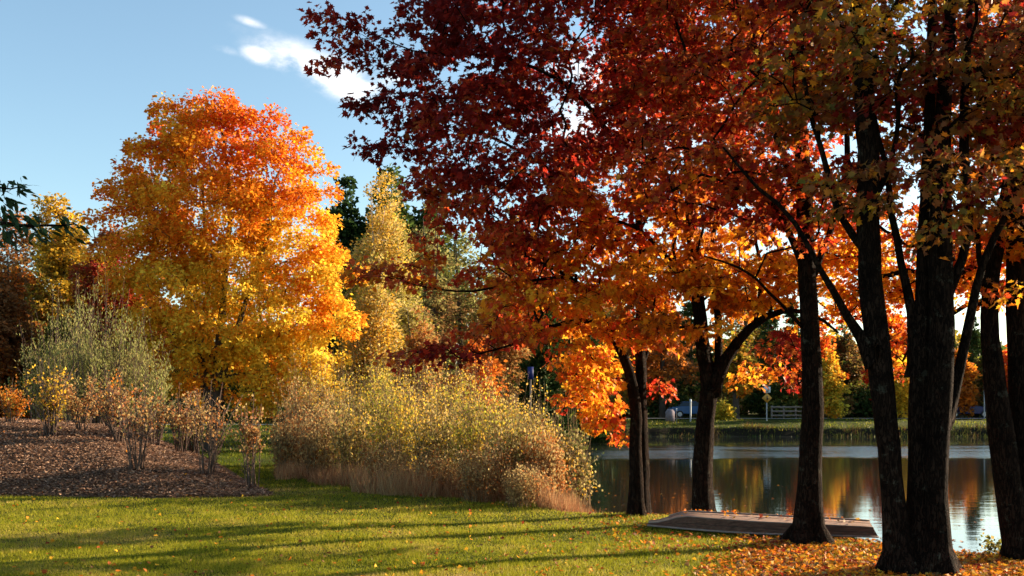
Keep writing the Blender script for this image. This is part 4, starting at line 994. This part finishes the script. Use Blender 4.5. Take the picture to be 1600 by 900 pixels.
# ------------------------------------------------------------------ far shore furniture
def paint(name, c, rough=0.5, metallic=0.0):
    return noise_mat(name, [tuple(v * 0.9 for v in c), c], 4, rough=rough, bump=0.03, metallic=metallic)
M['sign_y'] = paint('sign_amber', (0.62, 0.30, 0.05)); M['sign_w'] = paint('sign_white', (0.62, 0.68, 0.74)); M['ink'] = paint('sign_ink', (0.03, 0.03, 0.03))
def rdisc(g, c, r, n=10):
    a = np.linspace(0, 6.283, n, endpoint=False); V = np.array([[c[0] + math.cos(t) * r, c[1], c[2] + math.sin(t) * r] for t in a]); V = np.vstack([[c], V])
    g.add(V, t=[[0, k + 1, (k + 1) % n + 1] for k in range(n)])
d = 77.5; p = P(1198, 652, d); z0 = float(ground(p[0], d)); sgn = empty('road_sign', (p[0], d, z0), 'amber diamond sign with a small white board above it on a post across the pond', 'sign')
ztop = P(1198, 602, d)[2]
g_ = Geo(); g_.tube([(p[0], d, z0 - .1), (p[0], d, ztop)], 0.05, 8); g_.build('post', M['pole'], sgn)
c = P(1198.5, 622, d - 0.08); g_ = Geo(); q45 = [[math.cos(.785), 0, -math.sin(.785)], [0, 1, 0], [math.sin(.785), 0, math.cos(.785)]]; g_.box(c, (0.58, 0.03, 0.58), q45); db = g_.build('diamond_board', M['sign_y'], sgn)
g_ = Geo(); g_.box(c + np.array([0, -0.03, 0.02]), (0.07, 0.01, 0.34)); g_.box(c + np.array([0.05, -0.034, -0.06]), (0.15, 0.01, 0.06)); g_.build('dark_mark', M['ink'], sgn)
c = P(1198.5, 609, d - 0.08); g_ = Geo(); g_.box(c, (0.56, 0.03, 0.5)); g_.build('white_board', M['sign_w'], sgn)
g_ = Geo(); g_.box(c + np.array([0.08, -0.03, 0.03]), (0.06, 0.01, 0.28)); g_.box(c + np.array([0.02, -0.034, -0.12]), (0.17, 0.01, 0.05)); g_.build('dark_mark', M['ink'], sgn)

# rail fence
d = 83.5; fx0, fx1 = (1206 - CX) / F * d, (1262 - CX) / F * d
zf = float(ground(fx0, d)); fence = empty('rail_fence', ((fx0 + fx1) / 2, d, zf), 'grey timber rail fence beyond the far road', 'fence')
for k in range(4):
    xx = fx0 + (fx1 - fx0) * k / 3; g_ = Geo(); g_.box((xx, d, zf + 0.55), (0.14, 0.14, 1.2)); g_.build('post', M['rail'], fence)
for k in range(3):
    g_ = Geo(); g_.box(((fx0 + fx1) / 2, d - 0.1, zf + 0.3 + 0.36 * k), (fx1 - fx0 + 0.2, 0.05, 0.15)); g_.build('rail', M['rail'], fence)
# stone marker, stake
d = 76; p = P(1047, 655, d); z0 = float(ground(p[0], d)); mk = empty('marker_board', (p[0], d, z0), 'greyish-mauve upright board on the far bank grass', 'board')
M['mauve'] = noise_mat('mauve_board', [(0.16, 0.13, 0.15), (0.26, 0.22, 0.25)], 3)
g_ = Geo(); hw = 0.36; prof = [(-hw, 0), (hw, 0), (hw, .75), (hw * .6, .95), (-hw * .6, .95), (-hw, .75)]
Vf = [(p[0] + a, d - .06, z0 + .12 + b_) for a, b_ in prof] + [(p[0] + a, d + .06, z0 + .12 + b_) for a, b_ in prof]
g_.add(Vf, q=[[0, 1, 2, 5], [6, 11, 8, 7], [2, 3, 4, 5], [8, 11, 10, 9]] + [[k, 6 + k, 6 + (k + 1) % 6, (k + 1) % 6] for k in range(6)]); g_.build('panel', M['mauve'], mk)
for s_ in (-1, 1):
    g_ = Geo(); g_.box((p[0] + s_ * .25, d, z0 + .05), (.07, .07, .3)); g_.build('foot', M['rail'], mk)
for k, (px, d, top, lab, cat, nm) in enumerate([(1057, 75, 641, 'thin white-topped stake beside the mauve board', 'stake', 'marker_stake'), (1079, 77, 627, 'pale bollard in front of the blue car', 'post', 'bollard')]):
    p = P(px, 655, d); z0 = float(ground(p[0], d)); zt = P(px, top, d)[2]
    r0 = empty(nm, (p[0], d, z0), lab, cat)
    g_ = Geo(); g_.tube([(p[0], d, z0 - .1), (p[0], d, zt)], 0.035 + .035 * k, 8); g_.build('post', M['rail'] if k == 0 else M['pole'], r0, smooth=True)
    g_ = Geo(); g_.tube([(p[0], d, zt - .02), (p[0], d, zt + .14)], 0.05 + .03 * k, 8); g_.build('cap', M['sign_w'], r0, smooth=True)
# slim post on the right
d = 84; p = P(1538, 650, d); z0 = float(ground(p[0], d)); lp = empty('roadside_post', (p[0], d, z0), 'slim grey roadside post across the pond left of the leaning maple', 'post')
g_ = Geo(); g_.tube([(p[0], d, z0 - .1), (p[0], d, z0 + 1.4), (p[0], d, z0 + 2.7)], .05, 8); g_.build('pole', M['pole'], lp, smooth=True)
g_ = Geo(); g_.tube([(p[0], d, z0 + 2.68), (p[0], d, z0 + 2.82)], .08, 8); g_.build('cap', M['rail'], lp, smooth=True)
# blue panel among the spruces
d = 42; p = P(829, 585, d); z0 = float(ground(p[0], d)); bp_ = empty('blue_panel', (p[0], d, z0), 'narrow blue panel glimpsed upright between the shrubs and dark spruces', 'panel')
M['bluep'] = paint('blue_sheet', (0.01, 0.02, 0.13))
g_ = Geo(); g_.box((p[0], d, P(829, 583, d)[2]), (.26, .05, .55)); g_.build('sheet', M['bluep'], bp_)
g_ = Geo(); g_.box((p[0], d + .07, (z0 + P(829, 583, d)[2]) / 2), (.08, .06, P(829, 583, d)[2] - z0 + .4)); g_.build('post', M['rail'], bp_)

# cars
M['glass'] = paint('car_glass', (0.03, 0.04, 0.05), 0.1); M['tyre'] = paint('tyre_rubber', (0.02, 0.02, 0.02), 0.9); M['rim'] = paint('wheel_rim', (0.4, 0.4, 0.42), 0.35, 0.6); M['lampg'] = paint('headlight_glass', (0.7, 0.7, 0.68), 0.15)
def car(label, x, y, colr, length=4.4):
    z0 = float(ground(x, y)) + 0.05; r0 = empty('parked_car', (x, y, z0), label, 'car', 'cars parked across the pond')
    body = paint('car_paint', colr, 0.25)
    prof = [(-2.2, .35), (-2.2, .75), (-2.05, .95), (-1.2, 1.02), (1.0, 1.02), (1.9, .92), (2.2, .75), (2.2, .35)]
    k = length / 4.4
    def ext(pr, w_, mat, nm, inset=None):
        n_ = len(pr); wf = w_ if inset is None else inset
        V = [(x + a * k, y - (w_ / 2 if b_ < 1.1 else wf / 2), z0 + b_) for a, b_ in pr] + [(x + a * k, y + (w_ / 2 if b_ < 1.1 else wf / 2), z0 + b_) for a, b_ in pr]
        me = bpy.data.meshes.new(nm); V = [tuple(np.array(v) - np.array(r0.location)) for v in V]
        me.from_pydata(V, [], [list(range(n_))[::-1], [n_ + i for i in range(n_)]] + [[i, (i + 1) % n_, n_ + (i + 1) % n_, n_ + i] for i in range(n_)])
        me.materials.append(mat); o = bpy.data.objects.new(nm, me); C.objects.link(o); o.parent = r0
        bv = o.modifiers.new('b', 'BEVEL'); bv.width = 0.05; bv.segments = 2
        return o
    ext(prof, 1.75, body, 'body')
    ext([(-1.5, 1.0), (-1.05, 1.38), (.35, 1.38), (1.1, 1.0)], 1.6, M['glass'], 'window_band', 1.35)
    ext([(-1.05, 1.375), (-.9, 1.45), (.2, 1.45), (.36, 1.375)], 1.4, body, 'roof', 1.3)
    for sx in (-1.35, 1.35):
        for sy in (-.82, .82):
            c = np.array([x + sx * k, y + sy, z0 + .32]); g_ = Geo()
            g_.tube([c - [0, .1, 0], c + [0, .1, 0]], .32, 16); rdisc(g_, c - [0, .1, 0], .32, 16); wh = g_.build('wheel', M['tyre'], r0, smooth=False)
            g_ = Geo(); rdisc(g_, c + [0, -.106 if sy < 0 else .16, 0], .2, 12)
            g_.build('rim', M['rim'], r0)
    for sy in (-.62, .62):
        g_ = Geo(); g_.box((x - 2.2 * k, y + sy, z0 + .72), (.06, .3, .14)); g_.build('headlight', M['lampg'], r0)
    return r0
car('blue car parked across the pond between the two waterside trunks', (1082 - CX) / F * 86, 86, (0.04, 0.10, 0.22), 4.2)
car('dark navy car parked across the pond right of the clump', (1508 - CX) / F * 86, 86, (0.012, 0.018, 0.09), 4.3)

# ------------------------------------------------------------------ grass, leaf litter, mulch chips, dry grass
rng = np.random.default_rng(500)
def scatter_view(n, d0, d1, pxa=-30, pxb=1630, gamma=1.0):
    """points on the near ground, denser close up"""
    u = rng.random(n); d = 1 / (1 / d0 + (1 / d1 - 1 / d0) * u ** gamma)
    px = rng.uniform(pxa, pxb, n); return (px - CX) / F * d, d
x, y = scatter_view(560000, 9.6, 30, -60, 1660)
s = pond_sd(x, y); gz = ground(x, y)
mz = np.where(y < 40, mound(x, y), -9)
k = (s > 0.25) & (mz < gz - 0.0) & (gz > -0.2)
x, y, gz = x[k], y[k], gz[k]; n_ = len(x)
pos = np.stack([x, y, gz - 0.005], -1)
patch = vnoise(pos, 0.7)
bl = rng.uniform(0.018, 0.06, n_) * (0.55 + 0.9 * vnoise(pos, 2.3)) * (1 + (y - 10) * 0.02)
tip = np.stack([rng.normal(size=n_) * .45, rng.normal(size=n_) * .45, np.ones(n_)], -1)
nor = np.stack([np.cos(rng.uniform(0, 6.28, n_)), np.sin(rng.uniform(0, 6.28, n_)), np.zeros(n_)], -1)
PAL['g1'] = (0.05, 0.08, 0.006); PAL['g2'] = (0.24, 0.235, 0.013); PAL['g3'] = (0.38, 0.31, 0.04); PAL['g4'] = (0.36, 0.26, 0.09)
tt = np.clip(vnoise(pos, 1.7) * .5 + patch * .3 + (vnoise(pos, 9.0) - .5) * .35 + smooth01((vnoise(pos + 37, 0.45) - .6) / .2) * .3, 0, 1)
cg = ramp(['g1', 'g2', 'g2', 'g3', 'g4'], tt, rng, .17)
o = leaves('grass', BLADE, pos, tip, nor, bl, cg, M['grass'], None, width=rng.uniform(.004, .008, n_) * (1 + (y - 10) * .06)); tag(o, 'short green lawn grass', 'grass', kind='stuff')

# fallen leaves: thick under the clump on the right, thin elsewhere
x1, y1 = scatter_view(42000, 9.7, 15.5, 1000, 1640); 
px = CX + x1 / y1 * F; py = HOR + F * CAMH / y1
dn = smooth01((px - 1080 - (875 - py) * 1.0) / 120) * (0.12 + 0.75 * vnoise(np.stack([x1, y1, 0 * x1], -1), 1.8))
k = rng.random(len(x1)) < dn; x1, y1 = x1[k], y1[k]
x2, y2 = scatter_view(4200, 9.7, 24, -40, 1640)
px2 = CX + x2 / y2 * F; k = rng.random(len(x2)) < 0.25 + 0.75 * smooth01((px2 - 300) / 800) * vnoise(np.stack([x2, y2, 0 * x2], -1), 0.6); x2, y2 = x2[k], y2[k]
x3, y3 = scatter_view(900, 12.5, 19.5, 940, 1250)
x = np.concatenate([x1, x2, x3]); y = np.concatenate([y1, y2, y3]); s = pond_sd(x, y); k = s > 0.1; x, y = x[k], y[k]
q = (np.stack([x, y], -1) - bc[:2]); inb = (np.abs(q @ ax[:2]) < blen / 2) & (np.abs(q @ bx[:2]) < 0.66); x, y = x[~inb], y[~inb]
ub = rng.uniform(.15, .93, 70); vb = rng.uniform(-.38, .38, 70); pb = bc[None] + ax[None] * ((ub - .5) * blen)[:, None] + bx[None] * vb[:, None]
zb = np.array([.035 + sect(a)[3] + .065 - .12 * abs(c_) for a, c_ in zip(ub, vb)]) + .012
z = np.concatenate([land(x, y) + rng.uniform(0.012, 0.05, len(x)), zb]); x = np.concatenate([x, pb[:, 0]]); y = np.concatenate([y, pb[:, 1]]); n_ = len(x)
pos = np.stack([x, y, z], -1); th = rng.uniform(0, 6.28, n_)
tip = np.stack([np.cos(th), np.sin(th), rng.normal(size=n_) * .4], -1); nor = np.array([0, 0, 1.0]) + rng.normal(size=(n_, 3)) * .6
cl = ramp(['brown', 'darkred', 'rust', 'orange', 'orange', 'amber', 'gold', 'tan', 'brown'], rng.random(n_), rng, .05)
o = leaves('fallen_leaves', HI, pos, tip, nor, rng.uniform(.03, .075, n_), cl, M['litter'], None); tag(o, 'red and orange fallen maple leaves on the lawn', 'fallen leaves', kind='stuff')

# mulch chips
x, y = scatter_view(130000, 18.5, 34, -40, 480); m_ = mound(x, y); gz = ground(x, y); k = m_ > gz - 0.01; x, y, m_ = x[k], y[k], m_[k]; n_ = len(x)
pos = np.stack([x, y, m_ + rng.uniform(0, .03, n_)], -1); th = rng.uniform(0, 6.28, n_)
tip = np.stack([np.cos(th), np.sin(th), rng.normal(size=n_) * .35], -1); nor = np.array([0, 0, 1.0]) + rng.normal(size=(n_, 3)) * .6
PAL['m1'] = (0.08, 0.04, 0.024); PAL['m2'] = (0.24, 0.135, 0.085); PAL['m3'] = (0.46, 0.30, 0.20)
o = leaves('mulch_chips', QD, pos, tip, nor, rng.uniform(.04, .12, n_), ramp(['m1', 'm2', 'm3'], rng.random(n_), rng, .1), M['dry'], None, width=rng.uniform(.02, .05, n_)); tag(o, 'shredded bark mulch covering the mound', 'mulch', kind='stuff')

# dry grass and brush at the foot of the shrubs
x, y = scatter_view(60000, 17.6, 28, 430, 960); px = CX + x / y * F; py = HOR + F * CAMH / y
edge_y = np.interp(px, [430, 560, 700, 800, 900, 945], [752, 772, 786, 794, 800, 804])
s = pond_sd(x, y); pch = vnoise(np.stack([x, y, 0 * x], -1), 1.5)
k = (py < edge_y - 6 + (pch - .5) * 12) & (s > -0.1) & (py > edge_y - 75) & (rng.random(len(x)) < .25 + pch)
x, y, pch = x[k], y[k], pch[k]; n_ = len(x); pos = np.stack([x, y, land(x, y) - .02], -1)
tip = np.stack([rng.normal(size=n_) * .28, rng.normal(size=n_) * .28, np.ones(n_)], -1)
nor = np.stack([rng.normal(size=n_), rng.normal(size=n_), np.zeros(n_)], -1)
PAL['d1'] = (0.15, 0.055, 0.03); PAL['d2'] = (0.30, 0.13, 0.06); PAL['d3'] = (0.42, 0.27, 0.13)
h_ = rng.uniform(.18, .62, n_) * (.4 + pch) * np.interp(CX + x / y * F, [430, 600, 880, 950], [.7, 1.1, 1.0, .5])
o = leaves('dry_grass', BLADE, pos, tip, nor, h_, ramp(['d1', 'd2', 'd3'], pch, rng, .25), M['dry'], None, width=rng.uniform(.008, .016, n_)); tag(o, 'dry reddish-brown grass and brush along the bank', 'dry grass', kind='stuff')

# sedge along the far waterline
rng = np.random.default_rng(620); n0 = 60000; x = rng.uniform(-12, 62, n0); y = rng.uniform(66, 76, n0); s = pond_sd(x, y); pch = vnoise(np.stack([x, y, 0 * x], -1), .8)
k = (s > -0.35) & (s < 1.5) & (rng.random(n0) < pch * 1.3 - .1) & (y > 64); x, y, pch = x[k], y[k], pch[k]; n_ = len(x)
pos = np.stack([x, y, np.maximum(ground(x, y), WATER) - .03], -1); tip = np.stack([rng.normal(size=n_) * .35, rng.normal(size=n_) * .35, np.ones(n_)], -1); nor = np.stack([rng.normal(size=n_), rng.normal(size=n_), np.zeros(n_)], -1)
o = leaves('sedge', BLADE, pos, tip, nor, rng.uniform(.12, .42, n_) * (.3 + pch), ramp(['pine', 'green', 'olive', 'brown'], pch, rng, .2), M['needle'], None, width=rng.uniform(.04, .08, n_)); tag(o, 'dark sedge along the far waterline', 'sedge', kind='stuff')

# rough grass on the banks (far shore and meadow)
n0 = 120000; x = rng.uniform(-45, 60, n0); y = rng.uniform(23, 79, n0); x[:30000] = rng.uniform(-13, -2, 30000); y[:30000] = rng.uniform(22, 42, 30000); s = pond_sd(x, y); gz = ground(x, y); pch = vnoise(np.stack([x, y, 0 * x], -1), .5)
k = (s > 0.2) & (gz > -0.2) & (np.abs(x / y) < .6) & ((y > 60) | (x < 2)) & (pch > .3) & ((y > 39) | (x > -4.5) | (mound(x, y) < gz)); x, y, gz, pch = x[k], y[k], gz[k], pch[k]; n_ = len(x)
pos = np.stack([x, y, gz - .02], -1); tip = np.stack([rng.normal(size=n_) * .3, rng.normal(size=n_) * .3, np.ones(n_)], -1); nor = np.stack([rng.normal(size=n_), rng.normal(size=n_), np.zeros(n_)], -1)
o = leaves('bank_grass', BLADE, pos, tip, nor, rng.uniform(.08, .22, n_) * (.5 + pch) * np.where(y < 42, .6, 1), ramp(['g1', 'g1', 'g2', 'g3'], pch * np.where(y < 42, .6, .95), rng, .12), M['grass'], None, width=rng.uniform(.03, .06, n_) * np.where(y < 42, .35, 1)); tag(o, 'rough grass on the banks beyond the water', 'grass', kind='stuff')

# leaves afloat near the shore
rng = np.random.default_rng(610)
x, y = scatter_view(900, 12.8, 34, 860, 1620); s = pond_sd(x, y); k = (s < -0.15) & (rng.random(len(x)) < np.exp(s / 3.0)); x, y = x[k], y[k]; n_ = len(x)
pos = np.stack([x, y, np.full(n_, WATER + .006)], -1); th = rng.uniform(0, 6.28, n_)
o = leaves('floating_leaves', HI, pos, np.stack([np.cos(th), np.sin(th), 0 * th], -1), np.array([0, 0, 1.0]) + rng.normal(size=(n_, 3)) * .06, rng.uniform(.05, .09, n_), ramp(['brown', 'rust', 'orange', 'amber'], rng.random(n_), rng, .1), M['litter'], None); tag(o, 'scattered maple leaves floating on the pond near the shore', 'floating leaves', kind='stuff')
